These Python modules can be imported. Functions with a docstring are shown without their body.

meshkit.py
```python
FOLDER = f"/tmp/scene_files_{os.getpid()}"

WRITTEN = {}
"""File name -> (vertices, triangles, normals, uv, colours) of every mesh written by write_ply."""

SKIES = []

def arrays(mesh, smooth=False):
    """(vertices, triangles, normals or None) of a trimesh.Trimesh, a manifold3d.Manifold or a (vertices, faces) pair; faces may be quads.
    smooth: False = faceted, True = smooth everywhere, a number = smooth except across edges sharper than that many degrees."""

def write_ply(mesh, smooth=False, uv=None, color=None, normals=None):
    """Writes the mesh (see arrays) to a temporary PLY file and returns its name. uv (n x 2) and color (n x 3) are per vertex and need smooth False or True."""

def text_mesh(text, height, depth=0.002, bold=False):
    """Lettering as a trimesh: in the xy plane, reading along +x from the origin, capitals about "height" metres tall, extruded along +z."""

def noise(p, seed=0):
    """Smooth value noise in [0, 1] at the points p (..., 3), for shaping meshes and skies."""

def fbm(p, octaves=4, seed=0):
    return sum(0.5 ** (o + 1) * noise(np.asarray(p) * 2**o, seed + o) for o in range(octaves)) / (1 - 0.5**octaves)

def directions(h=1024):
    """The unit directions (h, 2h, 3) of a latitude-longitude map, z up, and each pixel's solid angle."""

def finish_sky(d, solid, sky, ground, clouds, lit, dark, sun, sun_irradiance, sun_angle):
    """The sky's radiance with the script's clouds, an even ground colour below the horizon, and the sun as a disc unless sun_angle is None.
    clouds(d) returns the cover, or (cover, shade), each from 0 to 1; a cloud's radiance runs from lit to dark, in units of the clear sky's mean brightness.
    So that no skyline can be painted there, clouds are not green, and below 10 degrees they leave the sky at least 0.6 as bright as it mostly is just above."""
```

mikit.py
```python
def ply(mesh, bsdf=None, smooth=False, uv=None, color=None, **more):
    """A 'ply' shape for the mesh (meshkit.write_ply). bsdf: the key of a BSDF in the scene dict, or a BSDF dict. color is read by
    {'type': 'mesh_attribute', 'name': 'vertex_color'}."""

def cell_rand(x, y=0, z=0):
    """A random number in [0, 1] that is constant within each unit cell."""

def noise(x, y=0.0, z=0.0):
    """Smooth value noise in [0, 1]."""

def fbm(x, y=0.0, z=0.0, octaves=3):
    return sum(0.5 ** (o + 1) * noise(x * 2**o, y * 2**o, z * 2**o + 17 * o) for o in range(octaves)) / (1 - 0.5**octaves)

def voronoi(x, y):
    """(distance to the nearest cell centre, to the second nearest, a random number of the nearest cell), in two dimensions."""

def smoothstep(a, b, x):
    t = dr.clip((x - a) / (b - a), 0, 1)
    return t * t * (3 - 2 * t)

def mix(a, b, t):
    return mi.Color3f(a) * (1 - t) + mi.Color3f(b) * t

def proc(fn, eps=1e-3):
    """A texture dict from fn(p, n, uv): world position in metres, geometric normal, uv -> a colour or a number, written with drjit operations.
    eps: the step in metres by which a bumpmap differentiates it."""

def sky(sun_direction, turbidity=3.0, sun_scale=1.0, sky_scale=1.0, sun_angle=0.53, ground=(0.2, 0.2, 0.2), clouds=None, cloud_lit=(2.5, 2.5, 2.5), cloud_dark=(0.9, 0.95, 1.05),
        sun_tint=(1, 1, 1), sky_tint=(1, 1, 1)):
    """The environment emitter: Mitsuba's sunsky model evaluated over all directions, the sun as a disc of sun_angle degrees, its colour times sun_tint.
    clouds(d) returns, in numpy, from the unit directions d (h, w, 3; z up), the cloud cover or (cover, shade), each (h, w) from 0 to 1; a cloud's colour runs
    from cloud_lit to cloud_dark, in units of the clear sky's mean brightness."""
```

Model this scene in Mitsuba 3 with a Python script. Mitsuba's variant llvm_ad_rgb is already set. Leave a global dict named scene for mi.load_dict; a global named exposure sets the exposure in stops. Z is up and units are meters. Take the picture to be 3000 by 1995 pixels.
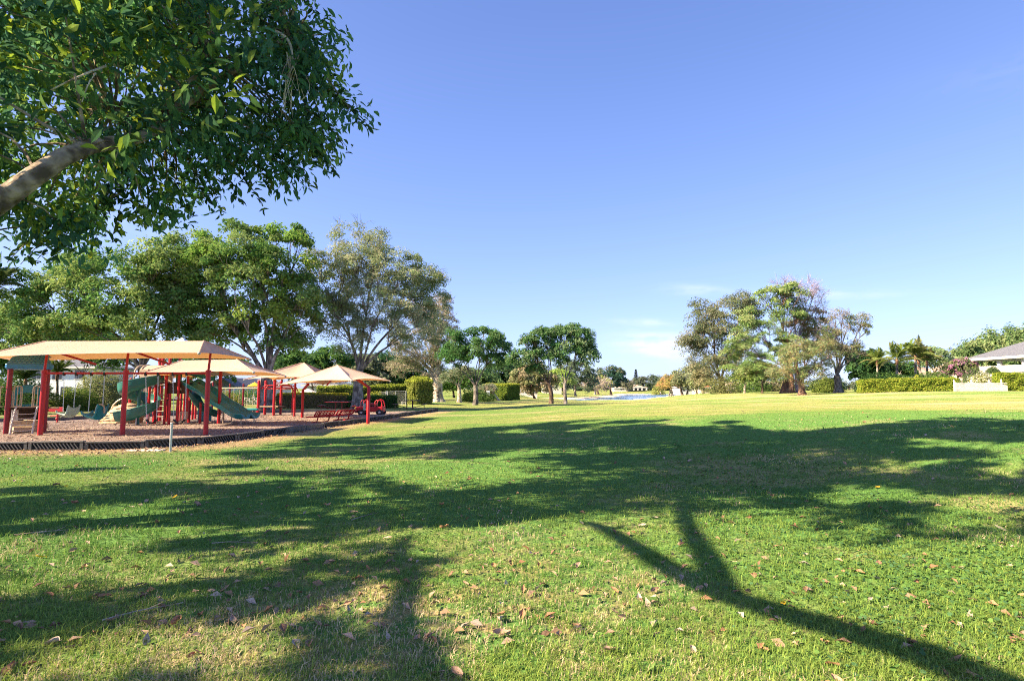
import math
import numpy as np, trimesh, mitsuba as mi, drjit as dr
import mikit, meshkit
from mikit import noise, fbm, smoothstep, mix
from scipy.interpolate import RBFInterpolator, RegularGridInterpolator

T = mi.ScalarTransform4f
scene, labels = {}, {}
rad, PI = math.radians, math.pi

# ------------------------------------------------------------------ camera, sky, exposure
EYE, PITCH, FOC = 1.75, rad(4.95), 1650.0            # metres, tilt up, focal length in pixels of a 3000 px wide picture
SP, CP = math.sin(PITCH), math.cos(PITCH)
scene['camera'] = {'type': 'perspective', 'fov': 2 * math.degrees(math.atan(1500 / FOC)), 'fov_axis': 'x', 'near_clip': 0.05, 'far_clip': 6000.0,
                   'to_world': T().look_at(origin=[0, 0, EYE], target=[0, CP, EYE + SP], up=[0, 0, 1])}
exposure = 3.55
SUN = np.array([-1.3, -0.45, 1.0]); SUN = SUN / np.linalg.norm(SUN)


def unit(px, py):
    U = (997.5 - py) / FOC
    v = np.array([(px - 1500) / FOC, CP - SP * U, SP + CP * U])
    return v / np.linalg.norm(v)


def wisps(d):
    az, el = np.degrees(np.arctan2(d[..., 0], d[..., 1])), np.degrees(np.arcsin(d[..., 2]))
    c = 0
    for (a, e, wa, we, k) in ((15.4, 4.3, 3.6, 1.0, 1.0), (18.0, 9.6, 2.6, .45, .28), (13.5, 6.6, 2.6, .3, .3), (28, 8.5, 6, .4, .25), (-40, 14, 9, .7, .2), (62, 22, 14, 1.2, .25)):
        tilt = el - e + .08 * (az - a)
        c = c + k * np.exp(-((az - a) / wa) ** 2 - (tilt / we) ** 2)
    n = meshkit.fbm(np.stack([az * .5, el * 2.4, az * 0], -1), 4, 3)
    return np.clip(c * np.clip(2.2 * n - .45, 0, 1), 0, .85), np.zeros_like(az)


scene['sky'] = mikit.sky(SUN.tolist(), turbidity=3.2, clouds=wisps, cloud_lit=(2.2, 2.2, 2.2), sky_scale=.575, sky_tint=(1.05, .95, 1.3), sun_tint=(1.0, .965, .90), ground=(.12, .15, .07))

# ------------------------------------------------------------------ helpers


def at_z(py, Y):
    """height of the point at distance Y that a level look from here would see at that height of the picture"""
    U = (997.5 - py) / FOC
    return EYE + Y * (SP + CP * U) / (CP - SP * U)


def at(px, py, Y):
    z = at_z(py, Y)
    return np.array([(px - 1500) / FOC * (Y * CP + (z - EYE) * SP), Y, z])


def ax(px, Y, z=0.0):
    return (px - 1500) / FOC * (Y * CP + (z - EYE) * SP)


class MB:
    def __init__(self):
        self.v, self.f, self.c, self.n = [], [], [], 0

    def add(self, v, f, c=None):
        v, f = np.asarray(v, float), np.asarray(f, int)
        if f.shape[1] == 4:
            f = np.vstack([f[:, [0, 1, 2]], f[:, [0, 2, 3]]])
        self.v.append(v); self.f.append(f + self.n); self.n += len(v)
        if c is not None:
            self.c.append(np.broadcast_to(np.asarray(c, float), (len(v), 3)))
        return self

    def tm(self, m):
        return self.add(m.vertices, m.faces)

    def out(self):
        return np.vstack(self.v), np.vstack(self.f)

    def box(self, c, s, rz=0.0, ch=0.0, R=None):
        """box with centre, full size, turn about z and a chamfer"""
        if ch > 0:
            h = np.array(s) / 2
            pts = []
            for sx in (-1, 1):
                for sy in (-1, 1):
                    for sz in (-1, 1):
                        b = np.array([sx, sy, sz]) * h
                        for k in range(3):
                            q = b.copy(); d = np.array([sx, sy, sz]) * ch; d[k] = 0
                            pts.append(q - d)
            m = trimesh.convex.convex_hull(np.array(pts))
        else:
            m = trimesh.creation.box(extents=s)
        v = np.array(m.vertices)
        if R is not None:
            v = v @ np.asarray(R).T
        a, b = math.cos(rz), math.sin(rz)
        v = np.stack([v[:, 0] * a - v[:, 1] * b, v[:, 0] * b + v[:, 1] * a, v[:, 2]], 1) + np.asarray(c, float)
        return self.add(v, m.faces)

    def tube(self, pts, r, n=8, cap=True):
        v, f = tube(pts, r, n, cap)
        return self.add(v, f)

    def sphere(self, c, r, sub=2):
        m = trimesh.creation.icosphere(subdivisions=sub)
        return self.add(np.array(m.vertices) * np.asarray(r, float) + np.asarray(c, float), m.faces)


def tube(pts, r, n=8, cap=True):
    p = np.asarray(pts, float); k = len(p)
    r = np.broadcast_to(np.asarray(r, float), (k,))
    t = np.gradient(p, axis=0); t /= np.linalg.norm(t, axis=1, keepdims=True) + 1e-9
    a = np.array([0, 0, 1.0]) if abs(t[0, 2]) < .9 else np.array([1.0, 0, 0])
    u = np.cross(a, t[0]); u /= np.linalg.norm(u)
    rings = []
    ang = np.arange(n) * 2 * PI / n
    for i in range(k):
        u = u - t[i] * (u @ t[i]); u /= np.linalg.norm(u) + 1e-9
        w = np.cross(t[i], u)
        rings.append(p[i] + r[i] * (np.cos(ang)[:, None] * u + np.sin(ang)[:, None] * w))
    v = np.vstack(rings)
    i = np.arange(n); j = (i + 1) % n
    f = np.vstack([np.stack([s * n + i, s * n + j, (s + 1) * n + j, (s + 1) * n + i], 1) for s in range(k - 1)])
    f = np.vstack([f[:, [0, 1, 2]], f[:, [0, 2, 3]]])
    if cap:
        e = np.vstack([np.stack([i[1:-1] * 0, j[1:-1], i[1:-1]], 1), np.stack([i[1:-1] * 0, i[1:-1], j[1:-1]], 1) + (k - 1) * n])
        f = np.vstack([f, e])
    return v, f


def bez(a, b, c, n=6):
    t = np.linspace(0, 1, n)[:, None]
    return (1 - t) ** 2 * np.asarray(a) + 2 * t * (1 - t) * np.asarray(b) + t * t * np.asarray(c)


def spline(pts, n=24):
    """smooth curve through points"""
    from scipy.interpolate import CubicSpline
    p = np.asarray(pts, float)
    s = np.r_[0, np.cumsum(np.linalg.norm(np.diff(p, axis=0), axis=1))]
    return CubicSpline(s, p, bc_type='natural')(np.linspace(0, s[-1], n))


_count = {}


def key_of(name, parent=None):
    base = f'{parent}__{name}' if parent else name
    k = _count.get(base, 0); _count[base] = k + 1
    return base if k == 0 else f'{base}_{k:03d}'


def tag(key, label=None, cat=None, group=None, kind=None):
    d = labels.setdefault(key, {})
    for n, x in (('label', label), ('category', cat), ('group', group), ('kind', kind)):
        if x: d[n] = x
    return key


def thing(name, label, cat, group=None):
    return tag(key_of(name), label, cat, group)


def obj(name, mesh, bsdf, parent=None, smooth=False, **more):
    """one entry of the scene"""
    k = key_of(name, parent)
    col = None
    if isinstance(mesh, MB):
        if mesh.c: col = np.vstack(mesh.c)
        mesh = mesh.out()
    scene[k] = mikit.ply(mesh, bsdf, smooth=smooth, color=col, **more)
    return k


def again(name, parent, ply, to_world):
    k = key_of(name, parent)
    scene[k] = {**ply, 'to_world': to_world}
    return k

# ------------------------------------------------------------------ materials


def plain(name, col, rough=.5, metallic=0.0, spec=.5, var=.06, scale=9.0, bump=0.0, bscale=30.0, dirt=None):
    c = tuple(col)

    def fn(p, n, uv):
        k = fbm(p.x * scale, p.y * scale, p.z * scale, 3)
        out = mi.Color3f(c) * (1 - var + 2 * var * k)
        if dirt is not None:
            m = smoothstep(.5, .75, fbm(p.x * 2.3 + 5, p.y * 2.3, p.z * 1.1 + 3, 3))
            out = mix(out, dirt, m * .5)
        return out
    b = {'type': 'principled', 'base_color': mikit.proc(fn), 'roughness': rough, 'metallic': metallic, 'specular': spec}
    if bump:
        b = {'type': 'bumpmap', 'arbitrary': mikit.proc(lambda p, n, uv: fbm(p.x * bscale, p.y * bscale, p.z * bscale, 2)), 'scale': bump, 'bsdf': b}
    scene[name] = {'type': 'twosided', 'bsdf': b}


def bark(name, dark, light, stretch=3.0):
    def fn(p, n, uv):
        k = fbm(p.x * 7, p.y * 7, p.z * 7 / stretch, 4)
        q = smoothstep(.5, .62, fbm(p.x * 1.7 + 9, p.y * 1.7, p.z * .8, 2))
        return mix(dark, light, smoothstep(.28, .72, k)) * (1 - .35 * q)
    b = {'type': 'principled', 'base_color': mikit.proc(fn), 'roughness': .95, 'specular': .15}
    scene[name] = {'type': 'twosided', 'bsdf': {'type': 'bumpmap', 'arbitrary': mikit.proc(lambda p, n, uv: fbm(p.x * 16, p.y * 16, p.z * 16 / stretch, 3), .01), 'scale': .05, 'bsdf': b}}


def thin(name, rough=.55, trans=.7, spec=.3):
    scene[name] = {'type': 'principledthin', 'base_color': {'type': 'mesh_attribute', 'name': 'vertex_color'}, 'roughness': rough, 'diff_trans': trans, 'spec_trans': 0.0, 'eta': 1.4}


thin('leaf_mat', .38, .75)
thin('gloss_leaf_mat', .3, .95)
thin('grass_mat', .6, .7)
thin('weed_mat', .28, .4)
scene['litter_mat'] = {'type': 'twosided', 'bsdf': {'type': 'principled', 'base_color': {'type': 'mesh_attribute', 'name': 'vertex_color'}, 'roughness': .8, 'specular': .2}}
bark('bark_grey', (.085, .075, .07), (.30, .275, .25))
bark('bark_brown', (.06, .045, .035), (.23, .17, .125))
bark('bark_pale', (.26, .21, .17), (.62, .56, .48), 1.6)
bark('bark_violet', (.16, .13, .17), (.42, .36, .44))
bark('fig_bark', (.085, .068, .052), (.40, .33, .255), 1.2)
bark('bark_red', (.12, .07, .05), (.36, .22, .15))
plain('red_paint', (.36, .007, .014), .42, var=.12, scale=4)
plain('dark_red_paint', (.17, .005, .012), .42, var=.12, scale=4)
plain('teal_plastic', (.012, .20, .235), .3, var=.15, scale=3, dirt=(.08, .27, .27))
plain('green_plastic', (.02, .135, .115), .38, var=.2, scale=3, dirt=(.10, .25, .22))
plain('blue_roof_plastic', (.03, .19, .46), .38, var=.1, scale=5)
plain('tan_plastic', (.40, .31, .21), .45, var=.1, scale=5)
plain('tan_metal', (.42, .34, .24), .4, var=.08, scale=8)
plain('grey_metal', (.42, .43, .42), .35, var=.1, scale=9)
plain('galvanised', (.48, .50, .52), .38, .6, var=.15, scale=12)
plain('dark_deck', (.045, .028, .022), .75, var=.3, scale=9)
plain('black_rubber', (.018, .018, .02), .7, var=.2, scale=9)
plain('border_plastic', (.058, .062, .068), .48, var=.25, scale=6, dirt=(.13, .125, .12))
plain('rock_resin', (.50, .36, .215), .75, var=.2, scale=4, bump=.03, bscale=7)
plain('white_paint', (.56, .56, .56), .5, var=.05, scale=2)
plain('pale_blue_wall', (.55, .62, .70), .8, var=.08, scale=2)
plain('cream_wall', (.70, .63, .53), .8, var=.08, scale=2)
plain('grey_wall', (.32, .33, .33), .8, var=.08, scale=2)
plain('grey_roof', (.105, .115, .14), .75, var=.12, scale=4)
plain('pink_tile', (.34, .19, .15), .8, var=.2, scale=5)
plain('tan_tile', (.36, .29, .23), .8, var=.2, scale=5)
plain('red_tile', (.42, .11, .06), .8, var=.2, scale=5)
plain('dark_glass', (.03, .04, .05), .12, var=.1, spec=.6)
plain('hedge_core', (.012, .02, .008), .95, var=.3)
plain('yellow_plastic', (.85, .5, .03), .4, var=.1)
plain('aqua_cloth', (.10, .50, .58), .7, var=.1)
plain('wood_dark', (.11, .055, .04), .6, var=.2)
plain('concrete', (.45, .42, .38), .85, var=.15, scale=6)
plain('skin_mat', (.45, .27, .19), .6, var=.05)
plain('navy_cloth', (.03, .035, .05), .85, var=.1)
plain('pale_green_plastic', (.30, .42, .36), .45, var=.1)


def canvas_fn(p, n, uv):
    k = fbm(p.x * 1.4, p.y * 1.4, p.z * 1.4, 3)
    w = fbm(p.x * 14, p.y * 14, p.z * 14, 2)
    return mi.Color3f(.50, .40, .325) * (.88 + .16 * k + .06 * w)


# woven fabric: pale where it reflects, orange where the sun shines through it
scene['canvas'] = {'type': 'blendbsdf', 'weight': .22,
                   'a': {'type': 'principledthin', 'base_color': mikit.proc(canvas_fn), 'roughness': .8, 'diff_trans': 0.0, 'spec_trans': 0.0, 'eta': 1.2},
                   'b': {'type': 'principledthin', 'base_color': {'type': 'rgb', 'value': [.85, .42, .11]}, 'roughness': .8, 'diff_trans': 2.0, 'spec_trans': 0.0, 'eta': 1.2}}

# ------------------------------------------------------------------ terrain
G = lambda Y, z=0.0: 0
CTRL = [  # (px, py, distance) of ground seen in the view
    (1500, 1252, 20.6), (2000, 1232, 19.7), (2600, 1225, 17.5), (3000, 1228, 16.0), (1150, 1283, 19.6),
    (3000, 1145.5, 69), (2800, 1146, 69), (2600, 1147.5, 72), (2455, 1150, 78), (2325, 1152, 88), (2350, 1158, 76), (2120, 1151.5, 95), (2240, 1151, 110), (2400, 1147, 120),
    (2600, 1188, 32), (2300, 1191, 32), (1900, 1201, 31), (2900, 1187, 31), (1900, 1178, 60), (2150, 1166, 62), (2700, 1160, 52),
    (1657, 1183, 58), (1614, 1182, 58), (1392, 1187, 64), (1500, 1205, 42), (1800, 1178, 80), (1700, 1176, 110), (1700, 1176, 135), (1700, 1175, 152), (1600, 1175, 130), (1850, 1175, 120), (1850, 1173, 150), (1900, 1170, 170), (1620, 1170, 120), (1975, 1160, 150), (2060, 1152, 150),
    (1281, 1178, 70), (1345, 1178.5, 68), (1230, 1180, 62), (1200, 1198, 50), (1480, 1172, 85), (1568, 1168, 95), (1520, 1156, 130),
    (1655, 1157, 200), (1700, 1151, 240), (1800, 1151, 330), (1900, 1146, 410), (2000, 1146, 360), (1600, 1152, 200), (2200, 1147, 200), (2500, 1143, 200), (2900, 1141, 200),
    (1047, 1202, 48), (780, 1205, 44.5), (900, 1195, 50), (1000, 1190, 58), (600, 1185, 66), (200, 1186, 62), (300, 1205, 46), (-100, 1190, 60), (-300, 1200, 48), (1100, 1165, 110), (700, 1160, 130), (200, 1160, 130)]
pts = [(*at(px, py, Y),) for px, py, Y in CTRL]
pts += [(x, y, 0.0) for x in (-25, -14, -5, 0, 5) for y in (-25, -6, 4, 11)] + [(12, 4, .25), (12, -20, .2), (25, 8, .9), (40, 0, 1.0), (40, 20, 1.3), (60, 40, 1.6), (-30, 18, 0), (-40, 35, 0)]
pts += [(x, y, z) for (px, Y, z) in ((0, 17, 0), (400, 17.5, 0), (700, 20, 0), (600, 26, 0), (300, 30, 0), (900, 36, 0), (760, 30, 0), (1000, 29, .02), (1200, 40, .0), (100, 22, 0)) for x, y in ((ax(px, Y), Y),)]
pts += [(s * a, y, z) for s in (-1, 1) for a, y, z in ((300, 100, 1.0), (600, 500, 2), (1400, 1400, 4), (1400, 0, 3), (400, -300, 1))] + [(0, 700, 2), (0, 1500, 4), (0, -60, 0), (0, -400, 1), (300, 400, 1.5), (-200, 300, 1.0)]
pts = np.array(pts)
sq = lambda p: np.arcsinh(np.asarray(p, float) / 18.0)
_rbf = RBFInterpolator(sq(pts[:, :2]), pts[:, 2], kernel='thin_plate_spline', smoothing=.004)
LAKE_Z = -1.5
lake_pp = [(1560, 1172, 1), (1640, 1173, 1), (1700, 1173.3, 1), (1850, 1170, 1), (1900, 1166, 1), (1945, 1160.5, 1), (1990, 1157.2, 1), (2010, 1156.2, 1), (1835, 1156, 1), (1825, 1160, 1), (1790, 1164.5, 1), (1700, 1169, 1), (1640, 1170.6, 1), (1590, 1171.4, 1)]
LAKE = np.array([[ax(px, Yl, LAKE_Z), Yl] for px, py, _ in lake_pp for Yl in [(LAKE_Z - EYE) * (CP - SP * (997.5 - py) / FOC) / (SP + CP * (997.5 - py) / FOC)]])


def seg_dist(P, poly, closed=True):
    """distance to a polyline and whether inside it"""
    P = np.asarray(P, float); d = np.full(len(P), 1e9); ins = np.zeros(len(P), bool)
    n = len(poly)
    for i in range(n if closed else n - 1):
        a, b = poly[i], poly[(i + 1) % n]
        ab = b - a
        t = np.clip(((P - a) @ ab) / (ab @ ab + 1e-12), 0, 1)
        d = np.minimum(d, np.linalg.norm(P - a - t[:, None] * ab, axis=1))
        if closed:
            c = ((a[1] > P[:, 1]) != (b[1] > P[:, 1])) & (P[:, 0] < (b[0] - a[0]) * (P[:, 1] - a[1]) / (b[1] - a[1] + 1e-12) + a[0])
            ins ^= c
    return d, ins


# playground outline on the ground (x, y): front edge then back edge
FRONT = np.array([[ax(px, Y), Y] for px, Y in ((-420, 16.2), (0, 16.5), (200, 16.6), (345, 16.75), (470, 17.3), (590, 18.2), (690, 19.6), (790, 21.7), (950, 26.0), (1080, 30.8), (1200, 38.6), (1289, 46.5))])
BACK = np.array([[ax(px, Y), Y] for px, Y in ((1130, 44.5), (1000, 43.8), (860, 43.2), (640, 40.5), (300, 34.2), (133, 31.4), (-200, 28.6), (-420, 27.5))])
YARD = np.vstack([FRONT, BACK])


def heights(x, y):
    P = np.stack([x, y], 1)
    z = np.empty(len(P))
    for s in range(0, len(P), 40000):
        z[s:s + 40000] = _rbf(sq(P[s:s + 40000]))
    z = np.clip(z, -2.4, 6)
    n1 = meshkit.fbm(np.stack([x / 2.3, y / 2.3, x * 0], 1), 3, 5) - .5
    n2 = meshkit.fbm(np.stack([x / .55, y / .55, x * 0], 1), 2, 8) - .5
    near = np.exp(-np.hypot(x, y) / 60)
    z = z + (.09 * n1 + .03 * n2) * near
    d, ins = seg_dist(P, LAKE)
    bank = np.where(ins, LAKE_Z - .35 - .1 * d, LAKE_Z - .06 + .075 * d)
    z = np.where(d < 60, np.minimum(z, bank), z)
    d, ins = seg_dist(P, YARD)
    w = np.clip(d / 1.2, 0, 1)
    w = w * w * (3 - 2 * w)
    z = np.where(ins, -.10 * np.clip(d / .3, 0, 1), z * w)
    return z


def axis(c, far, n, k):
    t = np.linspace(-math.asinh((far) / k), math.asinh(far / k), n)
    return c + k * np.sinh(t)


gx, gy = axis(0, 1800, 420, 5.0), axis(9, 1900, 420, 5.0)
GX, GY = np.meshgrid(gx, gy, indexing='ij')
GZ = heights(GX.ravel(), GY.ravel()).reshape(GX.shape)
_H = RegularGridInterpolator((gx, gy), GZ, bounds_error=False, fill_value=None)


def H(x, y):
    r = _H(np.stack([np.asarray(x, float), np.asarray(y, float)], -1))
    return r if np.ndim(x) else float(np.ravel(r)[0])


def ground_at(px, Y):
    """ground point at distance Y in the direction px"""
    z = 0.0
    for _ in range(4):
        x = ax(px, Y, z); z = H(x, Y)
    return np.array([x, Y, z])


def grid_faces(n, m):
    i, j = np.meshgrid(np.arange(n - 1), np.arange(m - 1), indexing='ij')
    a = (i * m + j).ravel()
    return np.stack([a, a + m, a + m + 1, a + 1], 1)


FR = [tuple(map(float, q)) for q in FRONT]


def front_distance(p):
    d = mi.Float(1e3)
    for (ax_, ay_), (bx_, by_) in zip(FR[:-1], FR[1:]):
        dx, dy = bx_ - ax_, by_ - ay_
        t = dr.clip(((p.x - ax_) * dx + (p.y - ay_) * dy) / (dx * dx + dy * dy), 0, 1)
        d = dr.minimum(d, dr.hypot(p.x - ax_ - t * dx, p.y - ay_ - t * dy))
    return d


def turf_fn(p, n, uv):
    big = fbm(p.x * .09 + 3, p.y * .16, 0, 3)
    mid = fbm(p.x * .55 + 7, p.y * .8, 0, 3)
    fine = fbm(p.x * 5.5, p.y * 7, 0, 3)
    tiny = noise(p.x * 31, p.y * 41)
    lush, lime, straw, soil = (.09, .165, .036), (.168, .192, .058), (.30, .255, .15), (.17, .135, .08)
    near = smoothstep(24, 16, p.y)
    c = mix(mix(lush, (.07, .17, .042), near * .7), lime, smoothstep(.3, .62, big * .5 + mid * .5 - .16 * near))  # lusher near turf, part of the tree shade tone put into its colour
    c = mix(c, straw, smoothstep(.53, .72, mid * .5 + fine * .3 + big * .2) * (.6 - .2 * near))
    # straw bands mown across the far field
    far = smoothstep(26, 38, p.y) * smoothstep(110, 60, p.y)
    band = smoothstep(.5, .72, fbm(p.x * .03 + 2, p.y * .33, 0, 3))
    c = mix(c, (.29, .245, .135), band * far * .8)
    # worn foreground
    worn = dr.exp(-dr.square((p.x + .6) / 2.6) - dr.square((p.y - 4.4) / 2.4))
    c = mix(c, (.26, .205, .10), worn * smoothstep(.3, .62, fine * .6 + mid * .4) * .9)
    # dry litter strip outside the playground border
    d = front_distance(p)
    strip = smoothstep(2.3, .7, d + (mid - .5) * 1.6) * smoothstep(2, -7, p.x)
    c = mix(c, mix((.36, .25, .15), (.25, .185, .10), fine), strip * (.55 + .5 * smoothstep(.35, .6, fine)))
    c = mix(c, soil, smoothstep(.66, .8, fine) * .35)
    # sand where the bank meets the lake
    beach = smoothstep(-.98, -1.22, p.z + .25 * (mid - .5)) * smoothstep(150, 180, p.y)
    c = mix(c, (.55, .45, .33), beach)
    return c * (.78 + .44 * tiny)


def turf_bump(p, n, uv):
    f = smoothstep(60, 12, p.y)
    return (fbm(p.x * 9, p.y * 9, 0, 2) + .6 * noise(p.x * 33, p.y * 33)) * (.35 + .65 * f)


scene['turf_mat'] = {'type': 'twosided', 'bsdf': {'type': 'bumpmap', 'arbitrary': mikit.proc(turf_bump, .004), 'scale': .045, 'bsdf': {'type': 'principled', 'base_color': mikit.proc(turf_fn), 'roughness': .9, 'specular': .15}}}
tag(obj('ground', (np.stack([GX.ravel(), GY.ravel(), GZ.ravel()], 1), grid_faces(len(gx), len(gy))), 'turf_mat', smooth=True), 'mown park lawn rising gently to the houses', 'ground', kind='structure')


# lake
def water_bump(p, n, uv):
    return fbm(p.x * .9, p.y * 1.8, 0, 3)


scene['water_mat'] = {'type': 'twosided', 'bsdf': {'type': 'bumpmap', 'arbitrary': mikit.proc(water_bump, .05), 'scale': .05, 'bsdf': {'type': 'principled', 'base_color': {'type': 'rgb', 'value': [.045, .095, .17]}, 'roughness': .15, 'specular': .8}}}
c0 = LAKE.mean(0)
lx, ly = np.meshgrid(np.linspace(LAKE[:, 0].min() - 30, LAKE[:, 0].max() + 30, 40), np.linspace(LAKE[:, 1].min() - 25, LAKE[:, 1].max() + 30, 40), indexing='ij')
tag(obj('lake_water', (np.stack([lx.ravel(), ly.ravel(), lx.ravel() * 0 + LAKE_Z], 1), grid_faces(40, 40)), 'water_mat', smooth=True), 'blue lake behind the field', 'lake', kind='structure')


# mulch floor of the playground
def mulch_fn(p, n, uv):
    a, b, k = mikit.voronoi(p.x * 11 + 3 * noise(p.x * 2, p.y * 2), p.y * 17)
    m = fbm(p.x * .5, p.y * .8, 0, 3)
    c = mix((.14, .108, .092), (.30, .25, .22), k * .75 + .25 * noise(p.x * 40, p.y * 60))
    c = mix(c, (.135, .10, .09), smoothstep(.55, .75, m) * .5)
    return c * (.7 + .5 * smoothstep(.02, .3, b - a))


scene['mulch_mat'] = {'type': 'twosided', 'bsdf': {'type': 'bumpmap', 'arbitrary': mikit.proc(lambda p, n, uv: fbm(p.x * 8, p.y * 12, 0, 3), .01), 'scale': .12, 'bsdf': {'type': 'principled', 'base_color': mikit.proc(mulch_fn), 'roughness': .95, 'specular': .1}}}
import shapely
from shapely.geometry import Polygon
yard_poly = Polygon(YARD)
tv, tf = trimesh.creation.triangulate_polygon(yard_poly.buffer(-.05).segmentize(1.0), engine='earcut')
mx, my = np.meshgrid(np.arange(-32, 0, .45), np.arange(16, 47, .45), indexing='ij')
inside = shapely.contains_xy(yard_poly.buffer(-.03), mx.ravel(), my.ravel())
from scipy.spatial import Delaunay
edge = np.array(yard_poly.buffer(-.04).segmentize(.45).exterior.coords)[:-1]
mp = np.vstack([np.stack([mx.ravel(), my.ravel()], 1)[inside], edge])
tri = Delaunay(mp).simplices
cen = mp[tri].mean(1)
tri = tri[shapely.contains_xy(yard_poly, cen[:, 0], cen[:, 1])]
mulch_z = lambda x, y: .02 + .10 * (meshkit.fbm(np.stack([np.asarray(x) / 1.7, np.asarray(y) / 1.7, np.asarray(x) * 0], -1), 3, 21) - .5)
tag(obj('mulch_floor', (np.column_stack([mp, mulch_z(mp[:, 0], mp[:, 1])]), tri), 'mulch_mat', smooth=True), 'reddish wood mulch floor of the playground', 'mulch', kind='structure')
# ------------------------------------------------------------------ playground border timbers
def border_mesh(L, broken=False, ribs=10):
    """lattice-faced border timber along +x, open side towards -y"""
    m = MB(); h, w = .25, .13
    m.box((L / 2, 0, h - .02), (L - .01, w, .045), ch=.008)
    m.box((L / 2, w / 2 - .012, h / 2 - .02), (L - .03, .018, h - .06))
    m.box((L / 2, 0, .012), (L - .03, w - .02, .03))
    m.box((.05, -.003, h / 2 - .018), (.09, w - .012, h - .075)); m.box((L - .05, -.003, h / 2 - .018), (.09, w - .012, h - .075))
    m.box((L + .03, 0, .09), (.10, w * .7, .07), ch=.008)
    n = max(2, int((L - .25) / .105))
    for i in range(n):
        x = .15 + (L - .30) * (i + .5) / n
        R = trimesh.transformations.rotation_matrix(rad(-38), [0, 1, 0])[:3, :3]
        m.box((x, -w / 2 + .035, h / 2 - .01), (.028, .06, h - .05), R=R)
    return m.out()


def solid_border_mesh(L):
    m = MB(); h, w = .25, .11
    m.box((L / 2, 0, h / 2), (L - .012, w, h), ch=.012)
    n = int(L / .22)
    for i in range(n):
        x = .14 + (L - .28) * i / max(1, n - 1)
        m.box((x, -w / 2, h * .74), (.035, .012, .035)); m.box((x + .05, -w / 2, h * .2), (.035, .012, .03))
    return m.out()


PLY = {'lat': mikit.ply(border_mesh(1.52), 'border_plastic'), 'short': mikit.ply(border_mesh(.80), 'border_plastic'), 'solid': mikit.ply(solid_border_mesh(1.52), 'border_plastic')}


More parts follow.
